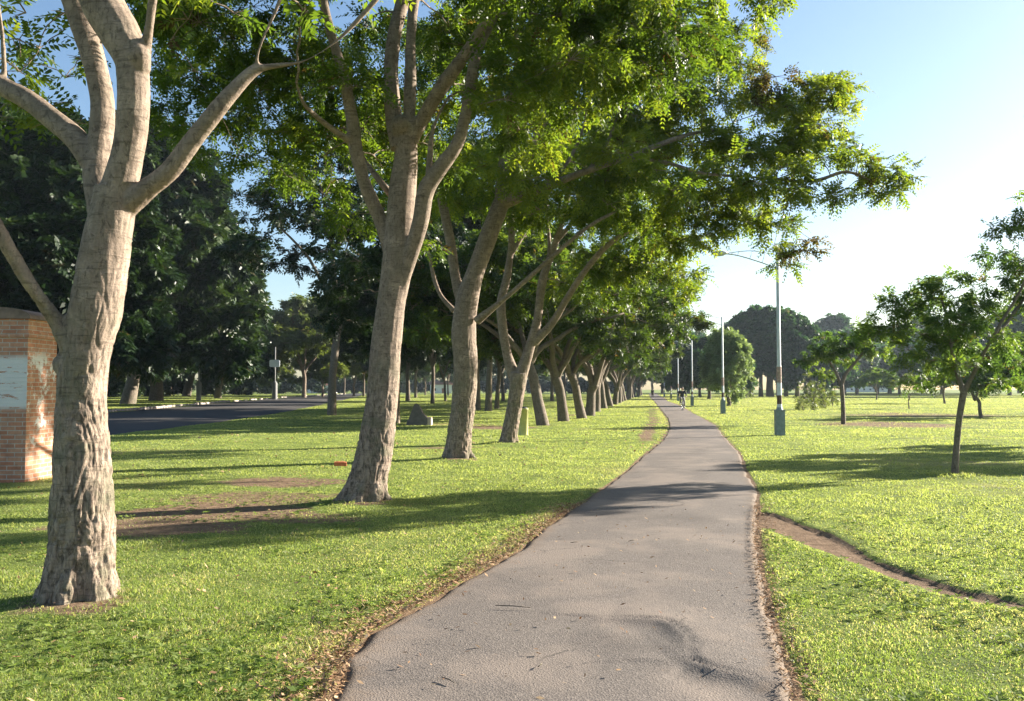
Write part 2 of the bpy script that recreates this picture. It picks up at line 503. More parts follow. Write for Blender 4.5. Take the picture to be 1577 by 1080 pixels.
def ground_mat():
    m, nt, b, out = new_mat('turf_ground')
    c = coords(nt)
    big = noise(nt, c, 0.16, 4, 0.6); mid = noise(nt, c, 1.6, 5, 0.65); fine = noise(nt, c, 28, 5, 0.7)
    g = ramp(nt, mid, [(0.3, (0.085, 0.115, 0.030)), (0.55, (0.170, 0.220, 0.048)), (0.75, (0.270, 0.300, 0.080))])
    g = mixc(nt, ramp_val(nt, big, 0.52, 0.72), g, (0.30, 0.27, 0.11))
    g = mixc(nt, 0.6, g, ramp(nt, fine, [(0.25, (0.25, 0.25, 0.25)), (0.75, (0.8, 0.8, 0.8))]), 'OVERLAY')
    e = ramp(nt, noise(nt, c, 9, 5, 0.65), [(0.3, (0.125, 0.080, 0.050)), (0.7, (0.27, 0.185, 0.120))])
    k = math_(nt, 'ADD', attr(nt, 'bare'), math_(nt, 'MULTIPLY', math_(nt, 'SUBTRACT', noise(nt, c, 7, 4, .7), 0.5), 0.7))
    nt.links.new(mixc(nt, ramp_val(nt, k, 0.35, 0.65), g, e), b.inputs['Base Color'])
    b.inputs['Roughness'].default_value = 0.95; b.inputs['Specular IOR Level'].default_value = 0.1
    bump(nt, b, math_(nt, 'ADD', fine, math_(nt, 'MULTIPLY', mid, 0.6)), 0.9, 0.05)
    return m
tag(mb.build('ground', ground_mat()), kind='structure')

# asphalt footpath
CRACK_DARK = []
def path_height(x, y):
    h = 0.010 * n2(x, y, 0.9, 21) + 0.005 * n2(x, y, 2.5, 22)
    # heaved asphalt: steps along two cracks, standing higher on the far right side
    for line, amp in ((((930, 958), (985, 962), (1030, 968), (1058, 990), (1068, 1008)), 0.030), (((1030, 1026), (1062, 1026), (1100, 1040), (1160, 1052), (1215, 1078)), 0.028)):
        pts = catmull([G(*p)[:2].tolist() + [0] for p in line], 5)[:, :2]
        b = np.full(x.shape, 1e9); sg = np.zeros(x.shape); tt = np.zeros(x.shape)
        for i in range(len(pts) - 1):
            a, c = pts[i], pts[i + 1]; ab = c - a
            t = np.clip(((x - a[0]) * ab[0] + (y - a[1]) * ab[1]) / (ab @ ab), 0, 1)
            dx, dy = x - a[0] - t * ab[0], y - a[1] - t * ab[1]
            d = np.hypot(dx, dy); m = d < b
            b = np.where(m, d, b); sg = np.where(m, np.sign(ab[0] * dy - ab[1] * dx), sg); tt = np.where(m, (i + t) / (len(pts) - 1), tt)
        env = np.sin(np.pi * np.clip(tt, 0.04, 0.96)) ** 0.6
        s = b * sg                                      # + beyond the crack
        prof = np.where(s > 0, np.exp(-(s / 0.45) ** 2), np.exp(-(s / 0.09) ** 2)) - 0.35 * np.exp(-((s + 0.22) / 0.16) ** 2)
        prof = prof - 0.45 * np.exp(-(s / 0.012) ** 2) + .10 * n2(x, y, 22, 23) * np.exp(-(s / .14) ** 2)
        h = h + amp * env * prof
        CRACK_DARK.append(np.maximum(np.exp(-((s + .02 * n2(x, y, 18, 24)) / .011) ** 2), .38 * np.exp(-((s + .16 + .06 * n2(x, y, 6, 25)) / .17) ** 2) * (.75 + .35 * n2(x, y, 30, 26))) * env)  # dark crack line, plus a soft dark band along its lower side
    return h
mb = MB()
ys = np.concatenate([np.arange(0.6, 9.0, 0.026), 9.0 * 1.02 ** np.arange(0, 192)])
us = np.linspace(0, 1, 90)
YY, UU = np.meshgrid(ys, us, indexing='ij')
ragl = 0.035 * n2(YY[:, 0], YY[:, 0] * 0, 2.4, 31) + 0.03 * n2(YY[:, 0], YY[:, 0] * 0, 7.0, 32)
ragr = 0.035 * n2(YY[:, 0], YY[:, 0] * 0, 2.1, 33) + 0.03 * n2(YY[:, 0], YY[:, 0] * 0, 6.0, 34)
XL = path_l(ys) + ragl; XR = path_r(ys) + ragr
XX = XL[:, None] * (1 - UU) + XR[:, None] * UU
edge = np.minimum(UU, 1 - UU) * (XR - XL)[:, None]
ZZ = 0.022 + path_height(XX, YY) - 0.026 * (1 - sstep(0, 0.05, edge)) + 0.012 * sstep(0, 0.9, edge)
id2 = np.arange(XX.size).reshape(XX.shape)
mb.add(np.stack([XX, YY, ZZ], -1).reshape(-1, 3), np.stack([id2[:-1, :-1], id2[:-1, 1:], id2[1:, 1:], id2[1:, :-1]], -1).reshape(-1, 4), edge=edge.ravel(), wear=np.clip(np.maximum.reduce(CRACK_DARK), 0, 1).ravel())
def asphalt(name, lo, hi, stain, edgecol=None):
    m, nt, b, out = new_mat(name)
    c = coords(nt)
    st = N(nt, 'ShaderNodeTexVoronoi'); st.inputs['Scale'].default_value = 85; nt.links.new(c, st.inputs['Vector'])
    f = noise(nt, c, 150, 3, 0.7); big = noise(nt, c, 0.9, 5, 0.6, 0.4)
    col = ramp(nt, st.outputs['Color'], [(0.15, tuple(k * 0.62 for k in lo)), (0.5, lo), (0.85, hi)])
    col = mixc(nt, 0.5, col, ramp(nt, f, [(0.3, lo), (0.7, hi)]))
    col = mixc(nt, math_(nt, 'MULTIPLY', ramp_val(nt, big, 0.44, 0.62), 0.75), col, stain)
    col = mixc(nt, math_(nt, 'MULTIPLY', ramp_val(nt, noise(nt, c, 0.5, 4, .6), 0.50, 0.66), 0.42), col, tuple(k * 0.72 for k in lo))
    # fine cracks
    cr = N(nt, 'ShaderNodeTexVoronoi', feature='DISTANCE_TO_EDGE'); cr.inputs['Scale'].default_value = 0.55
    mv = N(nt, 'ShaderNodeVectorMath', operation='ADD'); nz = N(nt, 'ShaderNodeTexNoise'); nz.inputs['Scale'].default_value = 1.3; nz.inputs['Detail'].default_value = 5
    nt.links.new(c, nz.inputs['Vector']); nt.links.new(c, mv.inputs[0]); nt.links.new(nz.outputs['Color'], mv.inputs[1]); nt.links.new(mv.outputs[0], cr.inputs['Vector'])
    crack = math_(nt, 'MULTIPLY', math_(nt, 'SUBTRACT', 1.0, ramp_val(nt, cr.outputs['Distance'], 0.0, 0.007)), ramp_val(nt, noise(nt, c, 0.7, 2), 0.5, 0.6))
    col = mixc(nt, math_(nt, 'MULTIPLY', crack, 0.7), col, (0.03, 0.027, 0.025))
    if edgecol is not None:
        e = math_(nt, 'ADD', attr(nt, 'edge'), math_(nt, 'MULTIPLY', math_(nt, 'SUBTRACT', noise(nt, c, 5, 5, .7), 0.5), 0.5))
        col = mixc(nt, math_(nt, 'MULTIPLY', math_(nt, 'SUBTRACT', 1.0, ramp_val(nt, e, 0.0, 0.2)), 0.75), col, edgecol)
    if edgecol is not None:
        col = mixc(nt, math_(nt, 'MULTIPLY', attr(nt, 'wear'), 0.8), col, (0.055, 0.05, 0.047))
    nt.links.new(col, b.inputs['Base Color'])
    b.inputs['Roughness'].default_value = 0.9; b.inputs['Specular IOR Level'].default_value = 0.25
    bump(nt, b, math_(nt, 'ADD', st.outputs['Distance'], f), 0.38, 0.010)
    return m
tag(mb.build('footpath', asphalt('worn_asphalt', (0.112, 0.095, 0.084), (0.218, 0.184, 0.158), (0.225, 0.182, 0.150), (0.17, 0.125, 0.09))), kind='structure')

# road on the left and its broken stone kerb
mb = MB()
ys = np.linspace(-20, 400, 140); us = np.linspace(0, 1, 12)
YY, UU = np.meshgrid(ys, us, indexing='ij')
XX = road_f(YY) * (1 - UU) + road_n(YY) * UU
mb.add(np.stack([XX, YY, -0.045 + 0.05 * np.sin(np.pi * UU)], -1).reshape(-1, 3),
       np.stack([np.arange(140 * 12).reshape(140, 12)[a:140 - 1 + a, b:12 - 1 + b] for a, b in ((0, 0), (0, 1), (1, 1), (1, 0))], -1).reshape(-1, 4))
tag(mb.build('road', asphalt('road_asphalt', (0.054, 0.049, 0.045), (0.090, 0.082, 0.075), (0.075, 0.068, 0.062))), kind='structure')
M['kerb'] = simple('kerb_stone', (0.30, 0.255, 0.215), 0.9, var=0.35, scale=4, bmp=0.4)
mb = MB()
y = -10.0
while y < 330:
    L = random.uniform(0.8, 1.2) * (1 if y < 120 else 3)
    if random.random() < (0.9 if y < 90 else 0.7):
        x = float(road_f(y + L / 2)) - 0.15 + random.uniform(-.05, .05)
        ang = math.atan2(float(road_f(y + L) - road_f(y)), L)
        mb.box((x, y + L / 2, 0.02 + random.uniform(-.03, .03)), (0.32, L * 0.95, 0.26), rz=-ang + random.uniform(-.03, .03), taper=0.9)
    y += L
tag(mb.build('kerb', M['kerb']), kind='structure')
# ------------------------------------------------------------------ foliage and wood
def fronds(mb, pos, dr, L, K, ll, lw, rnd, dry, droop=0.25, mat=0):
    """feathery compound leaves: two rows of K leaflets and a tip leaflet along each stalk"""
    n = len(pos)
    if n == 0: return
    L = np.broadcast_to(L, (n,))
    up = np.array([0, 0, 1.0])
    roll = rng.normal(0, 0.45, (n, 3))
    side = norm(np.cross(dr, up + roll))
    nrm = norm(np.cross(side, dr))
    Vs, Rs, Ds = [], [], []
    for k in range(K):
        t = (k + 0.6) / K
        for sgn in (-1, 1):
            jit = rng.normal(0, 0.12, (n, 3))
            base = pos + dr * (L * t)[:, None] - up * (droop * L * t * t)[:, None]
            ld = norm(side * sgn * 0.9 + dr * (0.35 + 0.4 * t) - up * 0.22 + jit)
            wd = norm(np.cross(ld, nrm + rng.normal(0, 0.35, (n, 3))))
            sc = (0.75 + 0.5 * math.sin(math.pi * min(1, t + 0.1))) * rng.uniform(0.8, 1.15, n)
            a = base; b = base + ld * (ll * 0.45 * sc)[:, None] + wd * (lw * 0.5 * sc)[:, None]
            c = base + ld * (ll * sc)[:, None] - up * (0.12 * ll * sc)[:, None]
            d = base + ld * (ll * 0.45 * sc)[:, None] - wd * (lw * 0.5 * sc)[:, None]
            Vs.append(np.stack([a, b, c, d], 1))
            Rs.append(np.clip(rnd + rng.normal(0, 0.10, n), 0, 1)); Ds.append(dry)
    V = np.concatenate(Vs).reshape(-1, 3)
    m = len(V) // 4
    mb.add(V, np.arange(m * 4).reshape(-1, 4), mat=mat, rnd=np.repeat(np.concatenate(Rs), 4), dry=np.repeat(np.concatenate(Ds), 4))

class Wood:
    def __init__(s):
        s.thick = MB(); s.thin = MB(); s.np_, s.nr = [], []
        s.crown = MB()
    def nodes(s, pts, r):
        s.np_ += [np.asarray(p) for p in pts]; s.nr += list(r)
    def limb(s, pts, rads, sides=12, thick=True, step=6, grow_from=0.0, wob=0.0):
        p = catmull(pts, step)
        r = np.interp(np.linspace(0, 1, len(p)), np.linspace(0, 1, len(rads)), rads)
        if wob: p[1:] += np.stack([n2(p[1:, 2] + 3.1 * p[0, 0], p[1:, 0], 1.4, 51 + k) for k in range(3)], 1) * wob
        (s.thick if thick else s.thin).tube(p, r, sides)
        k = int(len(p) * grow_from)
        if grow_from < 1: s.nodes(p[k:], r[k:])
    def connect(s, centres, r_tip=0.006, gain=0.014, sides=5, arch=0.12):
        centres = np.asarray(centres, float)
        todo = list(range(len(centres)))
        base = np.array(s.np_)
        d0 = np.array([np.min(np.linalg.norm(base - c, axis=1)) for c in centres])
        for i in sorted(todo, key=lambda k: d0[k]):
            c = centres[i]
            pos = np.array(s.np_); r = np.array(s.nr)
            d = np.linalg.norm(pos - c, axis=1)
            cost = d * (1 + 0.55 * np.clip((pos[:, 2] - c[2]) / (d + .1), 0, 1)) + 0.25 * (r < 0.012)
            j = int(np.argmin(cost)); p = pos[j]; L = d[j]
            if L < 0.05: continue
            n = max(5, int(L / 0.18)); n = min(n, 14)
            t = np.linspace(0, 1, n)[:, None]
            side = rng.normal(0, 0.10 * L, 3)
            ctrl = (p + c) / 2 + np.array([0, 0, arch * L]) + side
            q = (1 - t) ** 2 * p + 2 * t * (1 - t) * ctrl + t * t * c
            q[1:-1] += rng.normal(0, 0.018 * L, (n - 2, 3))
            r0 = min(0.8 * r[j], r_tip + gain * L ** 0.9)
            rr = np.linspace(r0, max(r_tip, r0 * 0.35), n)
            s.thin.tube(q, rr, sides, cap=False)
            s.nodes(q[1:], rr[1:])
    def leafage(s, centres, rads, per_m2=34, L=0.26, K=6, ll=0.062, lw=0.026, flat=0.6, twigs=9, tw_r=0.006, dry=None, tone=None, hang=0.0):
        for i, (c, r) in enumerate(zip(np.asarray(centres, float), rads)):
            nt = max(4, int(twigs * min(1.6, r / 0.6)))
            dirs = norm(rng.normal(0, 1, (nt, 3)) * np.array([1, 1, flat]) + np.array([0, 0, 0.12]))
            ln = r * rng.uniform(0.75, 1.1, nt)
            nf = max(6, int(per_m2 * 3.14 * r * r))
            k = rng.integers(0, nt, nf); t = rng.uniform(0.15, 1.0, nf) ** 0.7
            tips = c + dirs * ln[:, None] * np.array([1, 1, flat])
            mids = c + (tips - c) * 0.5 + np.array([0, 0, 0.08 * r])
            for a in range(nt):
                tt = np.linspace(0, 1, 5)[:, None]
                q = (1 - tt) ** 2 * c + 2 * tt * (1 - tt) * mids[a] + tt * tt * tips[a]
                s.crown.tube(q, np.linspace(tw_r, tw_r * 0.35, 5), 3, mat=1, cap=False)
            tt = t[:, None]
            pos = (1 - tt) ** 2 * c + 2 * tt * (1 - tt) * mids[k] + tt * tt * tips[k] + rng.normal(0, 0.06 * r, (nf, 3))
            dr = norm(dirs[k] * 0.8 + rng.normal(0, 0.55, (nf, 3)) + np.array([0, 0, -0.15 - hang]))
            base = rng.uniform(0.15, 0.75) if tone is None else tone[i]
            rn = np.clip(base + rng.normal(0, 0.16, nf), 0, 1)
            dy = np.full(nf, 0.0 if dry is None else dry[i]) * rng.uniform(0.5, 1.0, nf)
            dy = np.maximum(dy, (rng.uniform(0, 1, nf) < 0.015) * 0.8)
            fronds(s.crown, pos, dr, L * rng.uniform(0.7, 1.2, nf), K, ll, lw, rn, dy)
    def furrow(s, v, nn, base_z, amp, scale=1.0):
        z = v[:, 2] - base_z
        low = np.clip(1.25 - z / 2.8, 0.10, 1)
        p = v * np.array([22, 22, 4.6]) * scale + .8 * vnoise(v * 2.6, 77)[:, None]
        f = 1 - np.clip(1 - np.abs(vnoise(p, 61)) * 2.6, 0, 1) * 1.5 - .7 * np.clip(1 - np.abs(vnoise(p * 2.3 + 5, 62)) * 2.2, 0, 1)
        g = vnoise(v * np.array([3.5, 3.5, 2.0]) * scale, 63) * 0.8 + vnoise(v * 1.5 * scale, 64)
        return v + nn * (amp * (f * low * 0.9)[:, None] + amp * 1.0 * (g - .2)[:, None])
    def finish(s, root, bark, leaf, voxel=0.0, amp=0.0, base_z=0.0, scale=1.0):
        mb = MB()
        if voxel:
            v, nn, q, t = remesh_arrays(s.thick, voxel, 3)
            v = s.furrow(v, nn, base_z, amp, scale)
            mb.add(v, q, t)
        else:
            v, q, t = s.thick.arrays(); mb.add(v, q, t)
        if s.thin.n:
            v, q, t = s.thin.arrays(); mb.add(v, q, t)
        o = root.location
        for m_ in (mb, s.crown):
            m_.v = [k - np.array(o) for k in m_.v]
        mb.build('trunk', bark, root)
        s.crown.build('crown', [leaf, bark], root, smooth=False)

def PXL(w, Y0, pts, **kw):
    """limb traced from the photo: (px, py, width px, distance offset)"""
    P3, R = [], []
    for px, py, wd, dy in pts:
        P3.append(P(px, py, Y0 + dy)); R.append(wd / 2 / F0 * (Y0 + dy) * kw.get('_k', 0.88))
    w.limb(P3, R, **kw)

def root_flare(w, foot, r, n=7, seed=0, lean=0.0):
    rs = np.random.default_rng(seed)
    for k in range(n):
        a = 2 * np.pi * (k + rs.uniform(-.25, .25)) / n
        d = np.array([math.cos(a), math.sin(a), 0]); L = rs.uniform(0.9, 1.3)
        ht = 0.5 + rs.uniform(0, .5)
        w.thick.tube(catmull([foot + d * r * 0.2 + [lean * ht, 0, ht], foot + d * r * 0.7 + [lean * .2, 0, 0.2], foot + d * r * L + [0, 0, -0.02], foot + d * r * (L + .35) + [0, 0, -0.16]], 5),
                     np.interp(np.linspace(0, 1, 16), [0, .5, 1], [r * 0.34, r * 0.30, r * 0.14]), 8)

def C(Y0, lst):
    """clumps traced from the photo: (px, py, radius px, distance offset)"""
    return [P(a, b, Y0 + d) for a, b, r, d in lst], [r / F0 * (Y0 + d) for a, b, r, d in lst]

def fill(n, c, R, rr=(0.5, 0.85), zmin=None, shell=0.35, avoid=None):
    """random clump centres inside an umbrella-shaped crown"""
    cs, rs = [], []
    while len(cs) < n:
        u = rng.normal(0, 1, 3); u /= np.linalg.norm(u); q = rng.uniform(shell, 1) ** 0.6
        p = np.array(c) + u * q * np.array(R)
        if zmin is not None and p[2] < zmin: continue
        if avoid is not None and avoid(p): continue
        cs.append(p); rs.append(rng.uniform(*rr))
    return cs, rs

def to_px(p):
    v = np.asarray(p) - np.array([0, 0, CAMZ])
    f = v[1] * CP + v[2] * SP; u = -v[1] * SP + v[2] * CP
    return W0 / 2 + F0 * v[0] / f, H0 / 2 - F0 * u / f

AV = 'big trees of the avenue beside the footpath'
# ---- tree 1: nearest trunk, left edge of the picture
f1 = G(120, 938); Y1 = f1[1]
w = Wood()
PXL(w, Y1, [(120, 985, 128, 0), (120, 938, 116, 0), (124, 880, 106, 0), (127, 800, 100, 0), (126, 700, 92, 0), (126, 610, 82, 0), (132, 545, 84, 0), (146, 480, 92, 0), (158, 420, 86, 0), (168, 350, 78, 0), (178, 290, 74, 0)], sides=20, grow_from=1)
PXL(w, Y1, [(176, 310, 66, 0), (196, 240, 58, -.05), (205, 170, 56, -.1), (203, 100, 58, -.1), (186, 55, 72, -.05), (160, 10, 76, 0), (130, -60, 66, .1), (120, -160, 52, .3), (130, -300, 36, .5), (120, -420, 22, .6)], sides=16, grow_from=.55)
PXL(w, Y1, [(215, 110, 40, -.12), (214, 85, 44, -.16), (209, 62, 24, -.16)], sides=12, grow_from=1)
PXL(w, Y1, [(222, 90, 26, -.12), (230, 40, 17, -.2), (240, -30, 15, -.3), (262, -130, 12, -.5), (300, -260, 8, -.8)], sides=9, grow_from=.5)
PXL(w, Y1, [(160, 330, 56, .12), (150, 270, 54, .2), (155, 220, 46, .25), (158, 160, 44, .3), (146, 100, 44, .35), (128, 40, 46, .45), (100, -40, 40, .6), (60, -160, 30, .9), (30, -280, 18, 1.2)], sides=14, grow_from=.6)
PXL(w, Y1, [(150, 260, 50, .2), (118, 215, 44, .3), (80, 182, 40, .4), (40, 152, 38, .5), (-5, 128, 34, .6), (-70, 80, 28, .8), (-160, -10, 20, 1.0), (-240, -120, 12, 1.2)], sides=12, grow_from=.6)
PXL(w, Y1, [(190, 320, 44, 0), (225, 292, 38, -.05), (262, 262, 36, -.1), (300, 212, 33, -.15), (340, 162, 30, -.2), (380, 118, 27, -.2), (402, 102, 22, -.2)], sides=12, grow_from=.8)
PXL(w, Y1, [(396, 106, 20, -.2), (420, 102, 13, -.2), (468, 94, 10, -.2), (512, 68, 9, -.2), (552, 30, 8, -.2), (590, -14, 7, -.2), (640, -80, 5, -.1)], sides=8, grow_from=.1)
PXL(w, Y1, [(397, 106, 13, -.2), (396, 88, 9, -.25), (405, 60, 8, -.3), (428, 8, 8, -.3), (450, -60, 6, -.3)], sides=8, grow_from=.2)
PXL(w, Y1, [(110, 540, 44, -.05), (84, 492, 34, -.1), (58, 455, 28, -.2), (28, 408, 26, -.3), (0, 358, 25, -.4), (-40, 280, 20, -.5), (-90, 170, 14, -.6)], sides=12, grow_from=.75)
PXL(w, Y1, [(4, 140, 12, .6), (6, 100, 9, .6), (2, 40, 8, .6), (-10, -40, 6, .6)], sides=7, grow_from=.4)
root_flare(w, f1, 0.27, 8, 3, .03)
for (px, py, r) in ((106, 560, 26),):
    w.thick.ball(P(px, py, Y1), r / F0 * Y1, 12, 8)
cs, rs = fill(46, (-3.4, 7.4, 7.2), (3.8, 3.6, 2.2), (0.5, 0.8), 5.2, avoid=lambda p: to_px(p)[1] > -70 and p[1] > 2)
c2, r2 = C(Y1, [(40, 20, 34, 1.2), (100, 20, 24, 1.6), (30, 110, 22, 1.4), (300, -10, 34, .6), (360, 20, 30, .8), (470, 20, 24, 0), (560, -20, 34, 0), (630, -70, 40, 0), (430, -40, 40, -.2), (60, 75, 18, 1.6), (270, -60, 40, .3), (-30, 60, 40, 1.0), (20, 160, 30, 2.4), (70, 190, 34, 2.8), (100, 120, 26, 2.6), (50, 130, 24, 2.2), (-10, 190, 40, 2.6), (95, 50, 22, 2.2), (120, 190, 26, 3.0), (20, 60, 22, 1.8), (265, 60, 24, 2.6), (300, 110, 28, 2.8), (290, 30, 30, 2.4), (60, 170, 34, 3.2), (10, 110, 30, 2.8), (110, 160, 30, 3.2), (30, 60, 26, 2.4), (125, 90, 20, 3.0), (-20, 140, 40, 3)])
w.connect(cs + c2)
w.leafage(cs + c2, rs + r2, per_m2=60, ll=.075, lw=.034)
root = thing('avenue_tree', f1, 'nearest avenue tree with a pale thick trunk beside the brick pillar', 'tree', AV)
w.finish(root, M['bark'], M['leaf'], 0.0105, 0.0115, 0, 1.0)

# ---- tree 2
f2 = G(557, 776); Y2 = f2[1]
w = Wood()
PXL(w, Y2, [(552, 805, 76, 0), (556, 776, 74, 0), (568, 735, 66, 0), (578, 690, 62, 0), (587, 620, 56, 0), (594, 540, 53, 0), (602, 470, 52, 0), (612, 410, 56, 0), (616, 350, 52, 0), (620, 290, 48, 0), (626, 230, 42, 0), (622, 185, 40, 0)], sides=16, grow_from=.8)
PXL(w, Y2, [(604, 500, 14, 0), (616, 450, 24, -.05), (632, 395, 29, -.15), (648, 340, 30, -.3), (656, 295, 30, -.4), (676, 262, 28, -.5), (704, 222, 25, -.6), (716, 180, 23, -.6), (727, 120, 22, -.6), (737, 75, 20, -.5), (768, 10, 17, -.4), (800, -60, 13, -.2), (850, -140, 9, 0)], sides=12, grow_from=.4)
PXL(w, Y2, [(614, 230, 32, 0), (606, 180, 30, .1), (602, 110, 28, .2), (608, 50, 26, .3), (622, -10, 24, .5), (630, -100, 19, .8), (620, -220, 12, 1.2)], sides=12, grow_from=.4)
PXL(w, Y2, [(630, 190, 23, -.05), (632, 120, 22, .1), (633, 60, 20, .2), (640, -10, 19, .3), (665, -90, 15, .2), (690, -190, 9, 0)], sides=10, grow_from=.4)
PXL(w, Y2, [(628, 225, 32, 0), (650, 185, 28, -.1), (682, 132, 25, -.3), (722, 76, 22, -.5), (760, 14, 19, -.8), (800, -50, 14, -1.2), (860, -130, 9, -1.6)], sides=11, grow_from=.4)
PXL(w, Y2, [(604, 390, 32, .1), (584, 335, 26, .1), (562, 285, 24, 0), (548, 230, 23, -.1), (541, 175, 22, -.2), (527, 112, 21, -.3), (508, 45, 19, -.4), (490, -30, 15, -.5), (470, -130, 9, -.6)], sides=11, grow_from=.35)
PXL(w, Y2, [(548, 222, 13, -.1), (520, 205, 11, -.3), (490, 182, 10, -.6), (468, 160, 8, -.9), (456, 128, 6, -1.1)], sides=7, grow_from=.2)
PXL(w, Y2, [(602, 300, 14, .2), (578, 270, 11, .3), (556, 240, 10, .5), (540, 205, 7, .8)], sides=7, grow_from=.3)
PXL(w, Y2, [(660, 290, 13, -.4), (662, 240, 11, -.4), (668, 195, 9, -.4), (690, 150, 6, -.3)], sides=7, grow_from=.3)
root_flare(w, f2, 0.31, 7, 5, .25)
for (px, py, r) in ((618, 194, 18),):
    w.thick.ball(P(px, py, Y2 - .08), r / F0 * Y2, 12, 8)
hole2 = lambda p: (lambda q: (q[1] > 250) or (q[0] > 1150 and q[1] > 10) or (560 < q[0] < 745 and 40 < q[1] < 420 and p[1] < Y2 + 0.3))(to_px(p))
cs, rs = fill(100, (-1.2, Y2 + .6, 7.4), (4.6, 3.6, 2.4), (0.5, 0.85), 4.4, avoid=hole2)
c2, r2 = C(Y2, [(1170, 5, 46, .5), (1120, -10, 50, .5), (1205, -25, 40, .5), (1060, 10, 50, .3), (1000, 30, 55, 0), (940, 40, 60, 0), (880, 30, 60, -.3), (860, 90, 52, -.3), (930, 105, 52, -.3), (985, 100, 44, 0), (820, 140, 50, 0), (900, 170, 40, .2),
                 (840, 10, 60, .2), (790, 60, 48, .6), (800, 200, 44, .8), (760, 160, 40, 1.0), (450, 60, 50, .5), (400, 140, 42, 1), (350, 60, 46, 1.2), (300, 120, 40, 1.5), (430, 200, 42, 1.2), (500, 240, 42, 1.0), (280, 40, 44, 1.5), (390, 10, 46, .6), (470, -10, 46, .2), (340, 180, 36, 1.6),
                 (560, 120, 34, 1.2), (590, 260, 30, 1.4), (700, 130, 34, 1.2), (560, 40, 36, 1.0), (690, 40, 40, 1.2), (300, 190, 40, 2.0), (260, 110, 40, 2.2), (370, 240, 36, 2.2), (440, 270, 38, 1.8), (500, 300, 36, 1.8), (540, 330, 34, 2), (420, 100, 44, 1.4), (470, 150, 40, 1.8), (330, 20, 46, 1.6), (510, 190, 38, 1.8), (600, 330, 34, 2.0), (670, 380, 30, 2.0), (650, 220, 34, 1.6), (580, 190, 34, 1.8), (700, 260, 34, 1.6), (280, 130, 44, 2.6), (320, 80, 44, 2.4), (360, 190, 40, 2.6), (250, 160, 34, 3.0), (400, 60, 44, 2.2), (330, 150, 40, 3.0), (410, 250, 34, 2.6), (270, 200, 30, 3.2), (385, 110, 40, 2.8), (455, 230, 36, 2.6), (240, 90, 34, 3.0), (300, 240, 34, 3.4), (245, 210, 30, 3.4), (400, 190, 44, 3.0), (365, 130, 44, 3.2), (430, 150, 44, 2.8), (480, 90, 40, 2.6), (310, 50, 40, 3.0), (420, 290, 34, 3), (270, 10, 36, 3)])
r2 = [k * 1.15 for k in r2]
w.connect(cs + c2)
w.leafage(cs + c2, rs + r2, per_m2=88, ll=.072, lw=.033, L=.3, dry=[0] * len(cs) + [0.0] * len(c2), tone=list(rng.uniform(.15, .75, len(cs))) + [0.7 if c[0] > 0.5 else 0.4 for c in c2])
root = thing('avenue_tree', f2, 'second avenue tree, leaning trunk that splits into five upright limbs', 'tree', AV)
w.finish(root, M['bark'], M['leaf'], 0.018, 0.011, 0, 0.9)

# ---- tree 3
f3 = G(703, 710); Y3 = f3[1]
w = Wood()
PXL(w, Y3, [(702, 728, 52, 0), (703, 710, 50, 0), (708, 670, 44, 0), (714, 620, 42, 0), (717, 560, 42, 0), (714, 515, 44, 0), (718, 470, 40, 0), (732, 420, 34, 0), (752, 365, 32, 0), (772, 312, 29, 0)], sides=14, grow_from=.9)
PXL(w, Y3, [(772, 320, 26, 0), (774, 260, 20, .2), (781, 200, 18, .4), (788, 150, 17, .6), (800, 80, 14, .9), (805, -10, 10, 1.2)], sides=10, grow_from=.3)
PXL(w, Y3, [(776, 310, 26, -.1), (800, 262, 23, -.3), (832, 205, 22, -.5), (866, 135, 20, -.6), (900, 60, 15, -.8), (930, -20, 10, -1)], sides=10, grow_from=.3)
PXL(w, Y3, [(772, 314, 24, 0), (804, 302, 20, -.3), (850, 284, 15, -.6), (900, 265, 12.5, -.9), (961, 247, 10, -1.2), (1022, 250, 8.5, -1.4), (1083, 267, 7.5, -1.5), (1160, 273, 6.5, -1.4), (1250, 279, 6, -1.2), (1303, 265, 6, -1.0), (1350, 282, 4, -.8)], sides=9, grow_from=.2)
PXL(w, Y3, [(961, 247, 11, -1.2), (1010, 225, 9, -.9), (1070, 205, 7, -.4), (1130, 200, 5, 0)], sides=7, grow_from=.2)
PXL(w, Y3, [(714, 470, 26, .1), (702, 430, 19, .2), (694, 375, 18, .3), (681, 310, 17, .4), (668, 240, 14, .6), (650, 160, 10, .8)], sides=9, grow_from=.4)
PXL(w, Y3, [(734, 495, 16, -.2), (760, 474, 11, -.4), (795, 445, 10, -.7), (850, 396, 9, -1), (905, 350, 7, -1.2), (950, 325, 5, -1.2)], sides=7, grow_from=.4)
PXL(w, Y3, [(700, 480, 12, .3), (676, 450, 8, .5), (662, 400, 7, .7), (655, 350, 5, .9)], sides=7, grow_from=.4)
PXL(w, Y3, [(790, 250, 9, .3), (820, 215, 7, .4), (850, 190, 6, .5), (890, 165, 4, .7)], sides=7, grow_from=.3)
PXL(w, Y3, [(905, 264, 9, -.9), (935, 220, 7, -.7), (955, 170, 6, -.4), (985, 110, 4, 0)], sides=7, grow_from=.3)
PXL(w, Y3, [(850, 284, 8, -.6), (880, 240, 7, -.2), (900, 190, 6, .2), (905, 130, 4, .4)], sides=7, grow_from=.3)
root_flare(w, f3, 0.33, 7, 8, .1)
for (px, py, r) in ((806, 296, 9),):
    w.thick.ball(P(px, py, Y3 - .08), r / F0 * Y3, 12, 8)
hole3 = lambda p: (lambda q: (q[1] > 430) or (q[0] > 1000) or (q[1] > 300 and q[0] < 800))(to_px(p))
cs, rs = fill(52, (0.4, Y3 + 1.0, 8.0), (5.4, 3.6, 3.0), (0.6, 0.95), 4.6, avoid=hole3)
